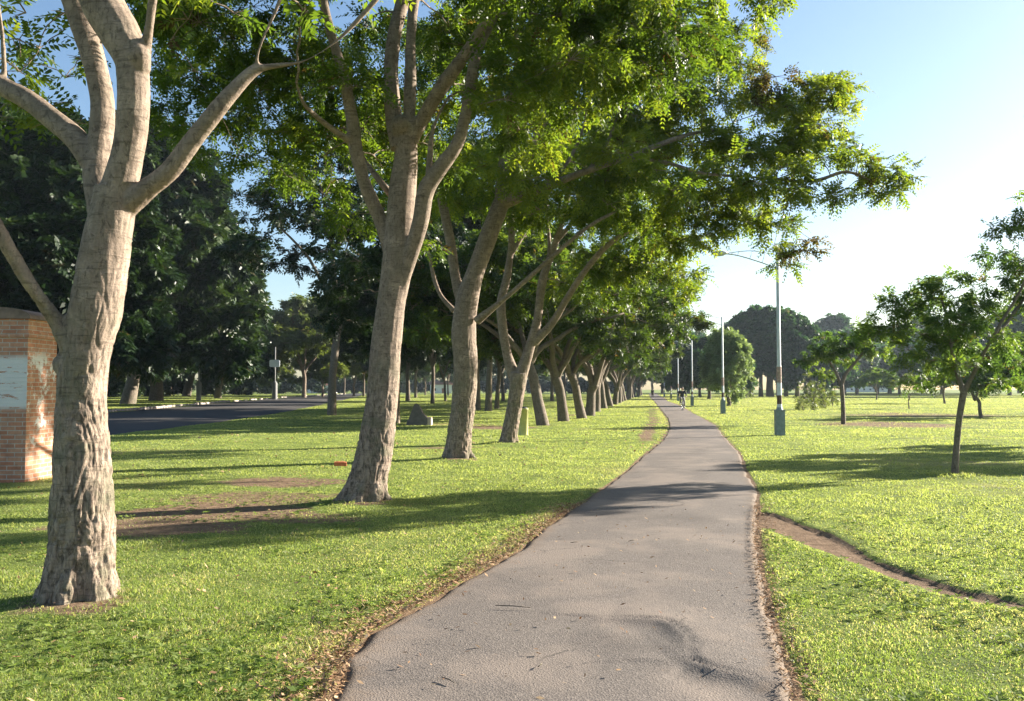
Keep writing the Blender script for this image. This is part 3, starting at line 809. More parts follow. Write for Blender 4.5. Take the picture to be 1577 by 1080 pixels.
T3C = [(1362, 258, 30, -.8), (1322, 250, 34, -1), (1390, 268, 22, -.7), (1335, 296, 26, -.8), (1285, 306, 22, -1), (1262, 244, 38, -1), (1230, 225, 44, -.5), (1180, 235, 50, -.5), (1292, 140, 32, 0), (1250, 150, 40, 0),
       (1305, 168, 22, 0), (1195, 118, 44, 0), (1140, 100, 46, .3), (1268, 195, 42, -.3), (1190, 175, 55, 0), (1110, 160, 58, .3), (1130, 240, 55, -.3), (1060, 225, 58, 0), (1040, 140, 60, .4), (1165, 295, 42, -.6), (1110, 310, 50, -.3),
       (1045, 300, 58, 0), (1150, 345, 42, 0), (1198, 348, 30, 0), (1236, 388, 26, .2), (1205, 405, 24, .2), (1192, 378, 24, .2), (1078, 328, 28, .4), (1045, 375, 40, .6), (1255, 372, 16, .2), (1010, 200, 60, .6), (980, 280, 56, .4), (960, 160, 60, .8), (1000, 350, 50, .8),
       (1085, 90, 52, .8), (1030, 70, 55, 1.0), (960, 80, 55, 1.0), (1150, 60, 34, .8), (940, 230, 50, 1), (920, 330, 46, 1), (900, 140, 55, 1.2), (1052, 428, 28, .6), (860, 230, 46, 1.4), (880, 300, 44, 1.6), (820, 330, 40, 1.6), (1010, 262, 30, -2.2), (1065, 280, 30, -2.2), (1120, 258, 34, -2.0), (1175, 285, 28, -1.9), (1225, 262, 30, -1.6), (1215, 300, 24, -1.2), (1250, 215, 32, -.8), (1300, 225, 26, -.9), (1325, 275, 28, -.6), (1365, 285, 20, -.8), (1245, 190, 34, 0), (1215, 165, 40, .2), (1270, 165, 30, 0), (1295, 300, 22, -.9)]
c2, r2 = C(Y3, T3C)
r2 = [k * 1.12 for k in r2]
ex = rng.permutation(len(c2))[:22]
c2 = c2 + [c2[k] + rng.normal(0, .45, 3) * [.8, 1.6, .5] for k in ex]; r2 = r2 + [r2[k] for k in ex]; T3C = T3C + [T3C[k] for k in ex]
DRY = {(1195, 118): .9, (1236, 388): .85, (1255, 372): 1.0, (1150, 60): .5, (1390, 268): .3}
w.connect(cs + c2)
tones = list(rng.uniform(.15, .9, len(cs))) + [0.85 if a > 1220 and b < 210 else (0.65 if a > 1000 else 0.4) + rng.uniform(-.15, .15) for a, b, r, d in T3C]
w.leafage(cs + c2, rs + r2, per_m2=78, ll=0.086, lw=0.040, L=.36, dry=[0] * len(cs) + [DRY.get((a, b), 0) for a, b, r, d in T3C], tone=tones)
root = thing('avenue_tree', f3, 'third avenue tree with one long low limb reaching right across the footpath', 'tree', AV)
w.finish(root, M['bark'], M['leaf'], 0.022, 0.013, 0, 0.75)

# ---- tree 4
f4 = G(782, 684); Y4 = f4[1]
w = Wood()
PXL(w, Y4, [(780, 696, 34, 0), (782, 684, 32, 0), (788, 650, 28, 0), (795, 610, 28, 0), (800, 575, 30, 0)], sides=12, grow_from=1)
PXL(w, Y4, [(796, 590, 22, .1), (782, 550, 18, .2), (774, 505, 17, .2), (772, 465, 16, .2), (782, 420, 14, .3), (788, 360, 12, .4), (784, 300, 9, .6)], sides=9, grow_from=.4)
PXL(w, Y4, [(802, 580, 24, 0), (816, 535, 18, 0), (828, 490, 16, 0), (836, 430, 15, 0), (855, 375, 13, 0), (870, 320, 12, -.2), (882, 250, 8, -.4)], sides=9, grow_from=.4)
PXL(w, Y4, [(822, 528, 17, 0), (850, 498, 14, -.2), (872, 462, 13, -.5), (902, 416, 12, -.9), (938, 376, 10, -1.3), (985, 350, 7, -1.6), (1060, 335, 5, -1.8)], sides=9, grow_from=.3)
PXL(w, Y4, [(760, 690, 8, .2), (772, 684, 14, .1), (782, 660, 16, 0)], sides=8, grow_from=1)
PXL(w, Y4, [(784, 400, 9, .3), (812, 350, 8, .5), (840, 300, 7, .8), (850, 230, 5, 1)], sides=7, grow_from=.3)
PXL(w, Y4, [(855, 375, 9, 0), (895, 330, 8, -.3), (950, 290, 7, -.7), (1010, 262, 5, -1)], sides=7, grow_from=.3)
PXL(w, Y4, [(838, 440, 8, 0), (846, 380, 7, .4), (842, 320, 6, .8), (850, 270, 4, 1)], sides=7, grow_from=.3)
root_flare(w, f4, 0.26, 6, 12, .17)
hole4 = lambda p: (lambda q: (q[1] > 455) or (q[0] > 1020) or (q[1] > 340 and q[0] < 900))(to_px(p))
cs, rs = fill(58, (1.6, Y4 + .8, 7.0), (5.4, 3.4, 3.2), (0.7, 1.05), 4.0, avoid=hole4)
T4C = [(1042, 412, 24, 0), (1050, 430, 38, 0), (1000, 410, 40, 0), (960, 430, 36, .5), (1020, 380, 40, -.5), (930, 400, 40, .3), (985, 460, 30, .5), (900, 450, 34, 1.2), (860, 440, 32, 1.5)]
c2, r2 = C(Y4, T4C)
w.connect(cs + c2)
w.leafage(cs + c2, rs + r2, per_m2=48, ll=0.10, lw=0.048, L=.40, dry=[0] * len(cs) + [.12] * len(c2), tone=list(rng.uniform(.2, .95, len(cs) + len(c2))))
root = thing('avenue_tree', f4, 'fourth avenue tree, dark forked trunk beside the pale yellow post', 'tree', AV)
w.finish(root, M['bark'], M['leaf'], 0.026, 0.012, 0, 0.7)

# ------------------------------------------------------------------ tree kinds that repeat
def umbrella(seed, name, label, group, H=9.0, R=5.6, fork=2.2, tr=0.26, nl=5, lean=0.0, ncl=56, cr=(0.8, 1.3), per=16, L=.5, K=4, ll=.15, lw=.065, leaf='leaf_far', bark='bark_dark', zlow=.42, flat=.55, hang=0, dry=0.02, loc=(0, 0, 0), drys=None, sides=10):
    global rng
    keep = rng; rng = np.random.default_rng(seed)
    w = Wood()
    top = np.array([lean, rng.uniform(-.2, .2), fork])
    w.limb([[0, 0, -.25], [0, 0, 0], [lean * .25 + rng.uniform(-.1, .1), 0, fork * .4], [lean * .6, rng.uniform(-.1, .1), fork * .75], top], [tr * 1.35, tr * 1.2, tr * .95, tr * .9, tr * .95], sides=sides, grow_from=1)
    for k in range(nl):
        a = 2 * np.pi * (k + rng.uniform(-.3, .3)) / nl
        d = np.array([math.cos(a), math.sin(a), 0]); s_ = rng.uniform(.45, .8); hz = rng.uniform(.62, .85) * H
        w.limb([top - [0, 0, .25], top + d * R * .1 + [0, 0, .22 * (hz - fork)], top + d * R * .28 * s_ / .6 + [0, 0, .55 * (hz - fork)], top + d * R * s_ + [0, 0, .85 * (hz - fork)]],
               [tr * .6, tr * .5, tr * .34, tr * .14], sides=7, grow_from=.35, wob=.12)
    cs, rs = [], []
    for k in range(ncl):
        q = math.sqrt(rng.uniform(0, 1)); a = rng.uniform(0, 2 * np.pi)
        roof = H - (H * (1 - zlow) * .55) * q ** 2.2; floor = H * zlow + (H * .18) * (1 - q)
        z = rng.uniform(floor, roof) if rng.uniform() < .55 else roof - rng.uniform(0, .5)
        cs.append([lean * .6 + R * q * math.cos(a), R * q * math.sin(a), z]); rs.append(rng.uniform(*cr))
    w.connect(cs, r_tip=.012, sides=4)
    w.leafage(cs, rs, per_m2=per * 2.3, L=L, K=K, ll=ll * 1.25, lw=lw * 1.35, flat=flat, twigs=6, tw_r=.012, hang=hang, dry=rng.uniform(0, dry, ncl) if drys is None else drys)
    root = thing(name, (0, 0, 0), label, 'tree', group)
    w.finish(root, M[bark], M[leaf])
    rng = keep
    return root

def place(proto, x, y, rz, sc, label=None, group=None, used=set()):
    o = proto if proto.name not in used else copy_tree(proto)
    used.add(proto.name)
    o.location = (x, y, float(height(np.array([x]), np.array([y]))[0]) - 0.02); o.rotation_euler = (0, 0, rz)
    o.scale = (sc, sc, sc * random.uniform(.94, 1.06))
    if label: o['label'] = label
    if group: o['group'] = group
    return o

ROWL = 'avenue tree far down the row beside the footpath, trunk no thicker than a post'
av = [umbrella(101, 'avenue_tree', '', AV, 8.6, 5.6, 2.3, .27, 5, -.35), umbrella(102, 'avenue_tree', '', AV, 9.2, 6.2, 1.9, .30, 4, .3, drys=None, dry=.25),
      umbrella(103, 'avenue_tree', '', AV, 8.2, 5.8, 2.7, .25, 6, -.7), umbrella(104, 'avenue_tree', '', AV, 9.6, 6.0, 2.0, .32, 5, .1, dry=.15)]
remember(None)
row = [(836, 656, 2, 'fifth avenue tree, slim crooked trunk curving right behind the yellow post'), (868, 650, 0, 'sixth avenue tree, straight dark trunk forking high in the row'),
       (896, 645, 2, 'seventh avenue tree, thick dark trunk leaning left with a bright right edge'), (908, 641, 1, 'thin avenue trunk close behind the thick leaning one'), (917, 634, 3, ROWL), (930, 629.5, 0, ROWL), (940, 626, 2, ROWL), (947, 623.5, 1, ROWL),
       (953, 621, 3, ROWL), (958, 619, 0, ROWL), (962, 617.5, 2, ROWL), (966, 616, 1, ROWL), (970, 614.6, 3, ROWL), (974, 613.3, 0, ROWL), (978, 612.2, 2, ROWL), (982, 611.2, 1, ROWL), (985, 610.2, 3, ROWL), (988, 609.4, 0, ROWL)]
for i, (px, py, k, lab) in enumerate(row):
    g = G(px, py)
    place(av[k], g[0], g[1], random.uniform(-.6, .6), random.uniform(.94, 1.06), lab)

# wood behind the avenue, between it and the road
WD = 'tree of the dark wood between the avenue and the road'
WG = 'trees of the shady wood behind the avenue'
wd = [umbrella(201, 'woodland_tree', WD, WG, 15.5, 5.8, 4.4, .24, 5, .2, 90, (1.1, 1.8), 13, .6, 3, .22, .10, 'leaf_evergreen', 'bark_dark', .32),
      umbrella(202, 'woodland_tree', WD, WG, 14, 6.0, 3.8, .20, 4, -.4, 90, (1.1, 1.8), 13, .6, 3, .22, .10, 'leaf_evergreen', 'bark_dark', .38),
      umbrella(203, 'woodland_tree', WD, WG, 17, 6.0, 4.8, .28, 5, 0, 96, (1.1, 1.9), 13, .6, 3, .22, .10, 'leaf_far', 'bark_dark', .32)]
remember(None)
o = umbrella(205, 'woodland_tree', 'slim dark tree standing alone on the turf by the bend of the road', WG, 18, 6.2, 5.6, .25, 4, .3, 74, (.7, 1.4), 7, .55, 4, .18, .085, 'leaf_evergreen', 'bark_dark', .46)
g = G(511, 640); o.location = (g[0], g[1], 0)
o = umbrella(206, 'woodland_tree', 'thin straight trunk just right of the second avenue tree, its foot sunlit', WG, 10.5, 4.2, 5.0, .13, 4, .15, 40, (.8, 1.2), 13, .5, 4, .16, .075, 'leaf_evergreen', 'bark', .45)
g = G(611, 653); o.location = (g[0], g[1], 0)
wood = [(666, 622), (686, 618), (735, 632), (752, 634), (765, 630), (640, 613), (775, 618), (712, 612.5), (628, 618), (850, 618), (600, 611), (560, 610.5), (690, 609.5), (655, 609), (800, 611), (530, 608.6), (735, 608), (870, 611.5), (590, 607.6), (820, 608), (640, 606.5), (890, 609), (768, 606.5), (700, 605.8), (600, 628), (592, 616)]
for i, (px, py) in enumerate(wood):
    g = G(px, py)
    place(wd[i % 3], g[0], g[1], random.uniform(0, 6.28), random.uniform(.85, 1.12))

# tall evergreens beyond the road
EG = 'dark evergreens beyond the road'
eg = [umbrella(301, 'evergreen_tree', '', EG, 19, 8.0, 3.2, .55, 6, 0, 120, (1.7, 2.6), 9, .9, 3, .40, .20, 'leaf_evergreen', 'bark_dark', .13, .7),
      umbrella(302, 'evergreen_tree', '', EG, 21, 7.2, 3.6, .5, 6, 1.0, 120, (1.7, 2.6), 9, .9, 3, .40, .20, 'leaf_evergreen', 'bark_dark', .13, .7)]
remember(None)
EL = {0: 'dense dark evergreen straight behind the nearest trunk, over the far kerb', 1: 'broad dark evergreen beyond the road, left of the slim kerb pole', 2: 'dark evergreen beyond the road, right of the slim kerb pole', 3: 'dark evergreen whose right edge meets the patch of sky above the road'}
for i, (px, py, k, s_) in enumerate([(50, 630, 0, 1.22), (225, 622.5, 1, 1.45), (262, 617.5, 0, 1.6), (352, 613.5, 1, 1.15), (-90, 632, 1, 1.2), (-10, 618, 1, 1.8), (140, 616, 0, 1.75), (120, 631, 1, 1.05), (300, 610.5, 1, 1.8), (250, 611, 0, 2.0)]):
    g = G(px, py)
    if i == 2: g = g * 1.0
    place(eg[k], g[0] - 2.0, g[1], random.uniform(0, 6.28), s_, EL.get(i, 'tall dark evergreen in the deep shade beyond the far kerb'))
PT = 'pale green trees where the road runs out of sight'
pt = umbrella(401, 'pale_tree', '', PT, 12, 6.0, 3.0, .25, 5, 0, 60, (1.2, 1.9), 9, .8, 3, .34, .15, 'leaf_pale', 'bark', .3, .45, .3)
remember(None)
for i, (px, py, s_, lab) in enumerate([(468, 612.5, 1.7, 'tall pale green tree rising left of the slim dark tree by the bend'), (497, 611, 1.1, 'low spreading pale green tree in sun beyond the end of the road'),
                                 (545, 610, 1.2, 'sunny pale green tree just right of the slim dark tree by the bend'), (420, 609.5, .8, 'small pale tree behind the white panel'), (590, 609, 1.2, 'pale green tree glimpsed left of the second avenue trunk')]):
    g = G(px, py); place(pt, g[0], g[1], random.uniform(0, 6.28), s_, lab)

# ------------------------------------------------------------------ open field on the right
f5 = G(1470, 735); Y5 = f5[1]
w = Wood()
PXL(w, Y5, [(1469, 750, 15, 0), (1470, 735, 13.5, 0), (1473, 690, 11, 0), (1478, 640, 10.5, 0), (1485, 600, 11.5, 0)], sides=10, grow_from=1)
PXL(w, Y5, [(1485, 604, 9, 0), (1502, 570, 7.5, -.1), (1520, 535, 6.2, -.2), (1543, 495, 5.6, -.3), (1575, 440, 5, -.4), (1600, 370, 4.2, -.5), (1620, 300, 4, -.5)], sides=8, grow_from=.2)
PXL(w, Y5, [(1484, 604, 10, 0), (1474, 575, 8, .1), (1467, 545, 7, .2), (1462, 505, 5, .3), (1450, 460, 4, .4)], sides=8, grow_from=.2)
PXL(w, Y5, [(1530, 525, 8, -.2), (1570, 470, 6, .2), (1600, 425, 5, .5)], sides=7, grow_from=.2)
TC = [(1440, 462, 32, .3), (1402, 478, 26, .2), (1478, 472, 30, .4), (1420, 515, 34, .2), (1462, 530, 34, .3), (1382, 505, 24, .1), (1500, 515, 30, .3), (1355, 515, 20, 0), (1445, 490, 34, -.4), (1400, 540, 24, .3), (1350, 488, 14, .1),
      (1500, 470, 22, -.4), (1435, 555, 26, -.3), (1480, 560, 24, -.5), (1425, 440, 18, .3), (1330, 530, 14, 0), (1375, 455, 10, 0), (1440, 585, 18, .3), (1395, 565, 16, .3), (1360, 470, 22, .4), (1460, 430, 26, .2), (1510, 440, 24, .3), (1520, 490, 28, .2), (1480, 500, 34, -.6), (1430, 480, 34, .8), (1340, 505, 20, .5), (1535, 520, 26, -.5), (1480, 530, 30, .8), (1405, 440, 18, .4), (1505, 560, 22, .2), (1540, 590, 24, .4), (1530, 550, 22, .2), (1412, 590, 12, .2), (1570, 560, 24, .3),
      (1552, 366, 24, -.5), (1530, 392, 18, -.4), (1580, 400, 36, -.2), (1545, 430, 24, 0), (1610, 350, 40, -.4), (1528, 352, 12, -.5), (1575, 345, 22, -.5), (1600, 450, 40, .4), (1560, 470, 26, .5), (1545, 405, 20, .3), (1650, 300, 46, -.3), (1680, 400, 46, .2), (1640, 260, 40, 0), (1700, 220, 50, 0), (1720, 300, 50, .3), (1660, 170, 44, -.2), (1750, 380, 46, 0), (1770, 260, 46, -.2), (1690, 340, 50, -.8), (1640, 380, 40, -.6), (1620, 300, 36, .4)]
c2, r2 = C(Y5, TC)
w.connect(c2, r_tip=.004, gain=.010)
w.leafage(c2, [k * 1.25 for k in r2], per_m2=108, L=.24, K=6, ll=.075, lw=.028, twigs=10, tw_r=.004)
root = thing('young_tree', f5, 'young dark tree in a V of two stems on the grass at the right edge', 'tree', 'young trees on the open grass')
w.finish(root, M['bark_dark'], M['leaf_sap'], 0.009, 0.002, 0, 1.4)

f6 = G(1299, 655); Y6 = f6[1]
w = Wood()
PXL(w, Y6, [(1300, 662, 9, 0), (1299, 655, 8.5, 0), (1298, 620, 7, 0), (1296, 592, 7.5, 0)], sides=8, grow_from=1)
PXL(w, Y6, [(1296, 594, 6.5, 0), (1302, 577, 6, 0), (1314, 562, 5, 0), (1326, 548, 4, 0), (1338, 530, 3, .2)], sides=7, grow_from=.3)
PXL(w, Y6, [(1296, 596, 6, 0), (1288, 575, 5, .2), (1278, 558, 4, .5), (1262, 540, 3, .8)], sides=7, grow_from=.3)
c2, r2 = C(Y6, [(1282, 545, 26, .4), (1318, 538, 26, 0), (1340, 520, 18, .2), (1262, 553, 22, .6), (1300, 526, 22, 0), (1252, 540, 16, .8), (1350, 540, 20, -.2), (1236, 556, 14, .6), (1330, 505, 14, .4), (1275, 520, 14, .4), (1372, 520, 12, 0), (1310, 560, 14, .8), (1270, 575, 14, 1)])
w.connect(c2, r_tip=.006)
w.leafage(c2, r2, per_m2=90, L=.3, K=4, ll=.12, lw=.055, twigs=8, tw_r=.006)
root = thing('young_tree', f6, 'small flat topped tree with a slim bent trunk right of the nearest lamp post', 'tree', 'young trees on the open grass')
w.finish(root, M['bark_dark'], M['leaf_sap'])

FT = 'young trees on the open grass'
yt = [umbrella(501, 'young_tree', '', FT, 4.2, 2.6, 1.3, .10, 4, .2, 34, (.45, .75), 26, .3, 4, .12, .055, 'leaf_sap', 'bark_dark', .33),
      umbrella(502, 'young_tree', '', FT, 3.0, 1.1, 1.0, .05, 3, 0, 14, (.28, .45), 30, .25, 3, .12, .05, 'leaf_pale', 'bark_dark', .4)]
remember(None)
for px, py, k, s_, lab in [(1511, 644, 0, 1.0, 'low round young tree behind the V stemmed tree'), (1400, 630, 1, 1.0, 'thin stake-like sapling with a tuft of yellow leaves in the middle of the field'), (1588, 640, 0, 1.25, 'bushy young tree half out of the right edge'), (1455, 622, 0, 1.1, 'young tree far out on the dry grass behind the dark V stems'), (1350, 616, 0, 1.2, 'young tree far out between the flat topped tree and the thin sapling')]:
    g = G(px, py); place(yt[k], g[0], g[1], random.uniform(0, 6.28), s_, lab)
# one more out of the frame to the right, whose shade lies across the grass
place(yt[0], 20.5, 25.0, 1.0, 1.35, 'young tree outside the right edge, shading the turf by the path')

big = umbrella(601, 'fig_tree', 'huge dark dome shaped tree on many trunks far across the field behind the lamp post', '', 19.5, 10.5, 5.0, .8, 7, 0, 190, (1.6, 2.6), 8, 1.0, 3, .5, .26, 'leaf_dome', 'bark_dark', .26, .65)
g = G(1186, 611); big.location = (g[0], g[1], 0)
big_d = g[1]
mbx = MB()
for dx in (-7, -4.5, -2.2, 2.0, 3.8, 6.5):
    mbx.tube([[dx, dx * .2, -.2], [dx * .97, dx * .1, 3], [dx * .85, 0, 7.5]], [.55, .42, .3], 8)
mbx.build('prop_root', M['bark_dark'], big)

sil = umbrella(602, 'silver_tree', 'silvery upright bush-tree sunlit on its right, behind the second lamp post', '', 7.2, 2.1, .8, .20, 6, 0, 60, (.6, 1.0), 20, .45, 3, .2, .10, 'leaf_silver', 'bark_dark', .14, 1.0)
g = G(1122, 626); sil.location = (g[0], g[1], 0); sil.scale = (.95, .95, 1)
FG = 'trees along the far edge of the field'
fg = [umbrella(701, 'field_tree', '', FG, 11, 6.5, 2.5, .3, 5, 0, 60, (1.3, 2.0), 9, .8, 3, .4, .2, 'leaf_dome', 'bark_dark', .22, .6),
      umbrella(702, 'field_tree', '', FG, 13, 6.0, 3.0, .3, 5, .5, 60, (1.3, 2.0), 9, .8, 3, .4, .2, 'leaf_dome', 'bark_dark', .25, .6)]
remember(None)
FL = 'hazy tree in the line along the far edge of the field'
for px, py, k, s_, lab in [(1092, 615, 0, .8, 'mid green tree hanging over the lamps just left of the second lamp post'), (1078, 611, 0, .9, 'tree closing the view where the path ends'), (1045, 608, 1, .8, FL), (1255, 611.5, 0, .85, 'tree at the right foot of the huge dome shaped tree'), (1280, 608.5, 1, .7, FL), (1320, 608, 0, .8, FL), (1352, 607, 1, .7, FL), (1385, 607.5, 0, .8, FL), (1420, 606.8, 1, .75, FL), (1450, 607, 0, .9, FL), (1487, 607.2, 1, .8, FL), (1520, 608, 0, 1.0, FL), (1555, 609, 1, .9, FL), (1590, 609, 0, 1.0, FL), (1300, 606.5, 1, 1.2, FL), (1370, 606, 0, 1.3, FL), (1435, 605.8, 1, 1.3, FL), (1505, 606, 0, 1.4, FL), (1240, 606, 0, 1.2, FL), (1140, 605.5, 1, 1.2, FL), (1060, 605.8, 0, 1.2, FL), (1570, 606, 1, 1.3, FL), (1020, 606.5, 0, .9, FL), (1640, 611, 1, 1.1, FL), (1005, 605.5, 1, 1.0, FL)]:
    g = G(px, py); place(fg[k], g[0], g[1], random.uniform(0, 6.28), s_ * (1.9 if lab == FL else 1.2), lab)
BG = 'shrubs in the field behind the nearest lamp post'
bsh = umbrella(801, 'shrub', '', BG, 2.4, 1.0, .3, .05, 5, 0, 16, (.3, .5), 13, .3, 3, .11, .045, 'leaf_pale', 'bark_dark', .08, .9)
bsh['category'] = 'shrub'
remember(None)
for px, py, s_, lab in [(1253, 632, 1.2, 'tall loose shrub in the field just right of the lamp post'), (1238, 633, .55, 'knee high round shrub at the foot of the tall loose shrub'), (1272, 630, .9, 'wispy pale shrub left of the flat topped tree'), (1282, 626, .8, 'small pale shrub touching the flat topped tree'), (1150, 614, 1.2, 'low shrub at the foot of the silvery tree')]:
    g = G(px, py); place(bsh, g[0], g[1], random.uniform(0, 6.28), s_, lab)
UG = 'dark bushes under the trees'
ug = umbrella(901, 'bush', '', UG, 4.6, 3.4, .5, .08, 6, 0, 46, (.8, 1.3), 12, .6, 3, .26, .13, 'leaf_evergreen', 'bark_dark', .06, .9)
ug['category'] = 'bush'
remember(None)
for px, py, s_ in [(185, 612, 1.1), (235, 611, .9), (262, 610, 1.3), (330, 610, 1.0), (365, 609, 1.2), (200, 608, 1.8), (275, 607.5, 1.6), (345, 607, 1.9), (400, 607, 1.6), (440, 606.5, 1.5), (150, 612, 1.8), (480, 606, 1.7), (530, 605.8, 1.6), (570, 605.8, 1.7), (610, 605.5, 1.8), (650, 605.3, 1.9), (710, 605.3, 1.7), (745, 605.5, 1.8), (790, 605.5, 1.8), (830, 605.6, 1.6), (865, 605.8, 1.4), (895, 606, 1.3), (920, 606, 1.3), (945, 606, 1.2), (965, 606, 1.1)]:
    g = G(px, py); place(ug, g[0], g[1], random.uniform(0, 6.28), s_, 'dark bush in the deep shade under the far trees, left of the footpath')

# ------------------------------------------------------------------ brick pillar
def brick_mat():
    m, nt, b, out = new_mat('old_brick')
    tc = N(nt, 'ShaderNodeTexCoord'); ge = N(nt, 'ShaderNodeNewGeometry')
    sn = N(nt, 'ShaderNodeSeparateXYZ'); so = N(nt, 'ShaderNodeSeparateXYZ')
    nt.links.new(ge.outputs['True Normal'], sn.inputs[0]); nt.links.new(tc.outputs['Object'], so.inputs[0])
    ax = math_(nt, 'GREATER_THAN', math_(nt, 'ABSOLUTE', sn.outputs[0]), 0.5)
    u = math_(nt, 'ADD', math_(nt, 'MULTIPLY', so.outputs[1], ax), math_(nt, 'MULTIPLY', so.outputs[0], math_(nt, 'SUBTRACT', 1.0, ax)))
    cv = N(nt, 'ShaderNodeCombineXYZ'); nt.links.new(u, cv.inputs[0]); nt.links.new(so.outputs[2], cv.inputs[1])
    br = N(nt, 'ShaderNodeTexBrick'); nt.links.new(cv.outputs[0], br.inputs['Vector'])
    br.inputs['Scale'].default_value = 1; br.inputs['Brick Width'].default_value = .25; br.inputs['Row Height'].default_value = .075
    br.inputs['Mortar Size'].default_value = .008; br.inputs['Mortar Smooth'].default_value = .3; br.inputs['Bias'].default_value = -.2
    br.inputs['Color1'].default_value = (.46, .19, .105, 1); br.inputs['Color2'].default_value = (.55, .31, .20, 1); br.inputs['Mortar'].default_value = (.52, .45, .38, 1)
    o = tc.outputs['Object']
    col = mixc(nt, 0.5, br.outputs['Color'], ramp(nt, noise(nt, o, 7, 5, .65), [(.3, (.25, .25, .25)), (.7, (.75, .75, .75))]), 'OVERLAY')
    # limewash left on the faces: a band on the front, smears on the side
    z = so.outputs[2]
    band = math_(nt, 'MULTIPLY', ramp_val(nt, z, 1.22, 1.34), math_(nt, 'SUBTRACT', 1.0, ramp_val(nt, z, 2.10, 2.22)))
    mp = N(nt, 'ShaderNodeMapping'); mp.inputs['Scale'].default_value = (3, 3, 14); nt.links.new(o, mp.inputs[0])
    nz = noise(nt, mp.outputs[0], 1.1, 5, .7)
    wf = math_(nt, 'MULTIPLY', band, ramp_val(nt, nz, .36, .44))
    wsd = math_(nt, 'MULTIPLY', ramp_val(nt, noise(nt, o, 2.6, 5, .75), .49, .57), math_(nt, 'MULTIPLY', ramp_val(nt, z, .35, .8), math_(nt, 'SUBTRACT', 1.0, ramp_val(nt, z, 2.1, 2.35))))
    fac = math_(nt, 'ADD', math_(nt, 'MULTIPLY', wf, math_(nt, 'SUBTRACT', 1.0, ax)), math_(nt, 'MULTIPLY', wsd, ax))
    col = mixc(nt, math_(nt, 'MULTIPLY', fac, .92), col, (.78, .77, .74))
    nt.links.new(col, b.inputs['Base Color']); b.inputs['Roughness'].default_value = .9
    bump(nt, b, math_(nt, 'SUBTRACT', noise(nt, o, 30, 4, .6), br.outputs['Fac']), .7, .012)
    return m
M['brick'] = brick_mat()
M['coping'] = simple('weathered_cement', (.20, .14, .105), .92, var=.35, scale=6, bmp=.5)
c = G(38, 745)
pr = thing('brick_pillar', (c[0] - .56, c[1] + .5, 0), 'old square brick pillar with flaking whitewash, behind the nearest trunk', 'pillar')
MB().box((0, 0, 1.2), (1.12, 1.0, 2.6)).build('shaft', M['brick'], pr, smooth=False)
m_ = MB(); m_.box((0, 0, 2.545), (1.18, 1.06, .09)); m_.box((0, 0, 2.70), (1.14, 1.02, .22))
m_.build('cap', M['brick'], pr, smooth=False)
m_ = MB()
a = np.linspace(0, np.pi, 14)
for yy in (-.56, .56):
    pass
ring = np.stack([.62 * np.cos(a), np.zeros(14), 2.812 + .20 * np.sin(a) ** .8], 1)
v = np.concatenate([ring + [0, -.55, 0], ring + [0, .55, 0]])
m_.add(v, [[k, k + 1, 14 + k + 1, 14 + k] for k in range(13)] + [[0, 14, 27, 13]], [[13, k + 1, k] for k in range(12)] + [[27, 14 + k, 14 + k + 1] for k in range(12)])
m_.build('coping', M['coping'], pr, smooth=False)

# ------------------------------------------------------------------ lamp posts
M['paint_grey'] = simple('pale_grey_paint', (.62, .66, .68), .5, 0, .12, 8)
M['paint_green'] = simple('grey_green_paint', (.20, .25, .265), .6, 0, .25, 7, .2)
M['rust'] = simple('rusty_band', (.40, .29, .25), .85, 0, .4, 14, .3)
M['dark_rust'] = simple('bare_rusted_steel', (.10, .06, .045), .85, 0, .4, 14, .3)
M['lamp_glass'] = simple('lamp_bowl', (.55, .57, .55), .25)
LG = 'lamp posts along the right side of the footpath'
g = G(1201, 672); YL = g[1]
zt = P(1201, 388, YL)[2]
lp = thing('lamp_post', g, 'nearest tall lamp post with a square grey green foot and rusty band', 'lamp post', LG)
m_ = MB(); m_.box((0, 0, .40), (.29, .29, .95)); m_.box((0, 0, .885), (.32, .32, .035)); m_.prof([(.12, .90), (.10, .96), (.085, 1.0)])
m_.box((0, -.147, .45), (.20, .012, .5))
m_.build('base_box', M['paint_green'], lp, smooth=False)
m_ = MB(); m_.prof([(.088, .96), (.088, 1.02), (.082, 1.06), (.078, 2.4), (.066, 2.45), (.058, zt - .05), (.03, zt), (.001, zt + .01)])
pole = m_.build('pole', M['paint_grey'], lp)
MB().prof([(.0805, 1.42), (.0805, 1.55), (.0795, 1.9), (.079, 2.38)]).build('rust_band', M['rust'], pole)
MB().prof([(.083, 1.10), (.083, 1.40)]).build('bare_band', M['dark_rust'], pole)
zl = P(1121, 391, YL)[2]; za = P(1200, 414, YL)[2]
xl = P(1119, 391, YL)[0] - g[0]
m_ = MB(); m_.tube(catmull([[0, 0, za], [xl * .35, 0, za + (zl - za) * .45], [xl * .75, 0, za + (zl - za) * .86], [xl, 0, zl]], 6), .022, 8)
m_.tube(catmull([[0, 0, zt - .12], [xl * .5, 0, zl + .10], [xl, 0, zl + .02]], 6), .014, 6)
for t in (.3, .55, .8):
    m_.tube([[xl * t, 0, za + (zl - za) * (t ** .75)], [xl * (t - .06), 0, zl + .10]], .010, 5)
m_.build('arm', M['paint_grey'], lp)
m_ = MB(); m_.ball((xl - .24, 0, zl + .03), (.30, .13, .085), 14, 8)
lum = m_.build('luminaire', M['paint_grey'], lp)
m_ = MB(); m_.ball((xl - .27, 0, zl - .02), (.22, .10, .07), 12, 8); m_.build('glass_bowl', M['lamp_glass'], lum)
remember(None)
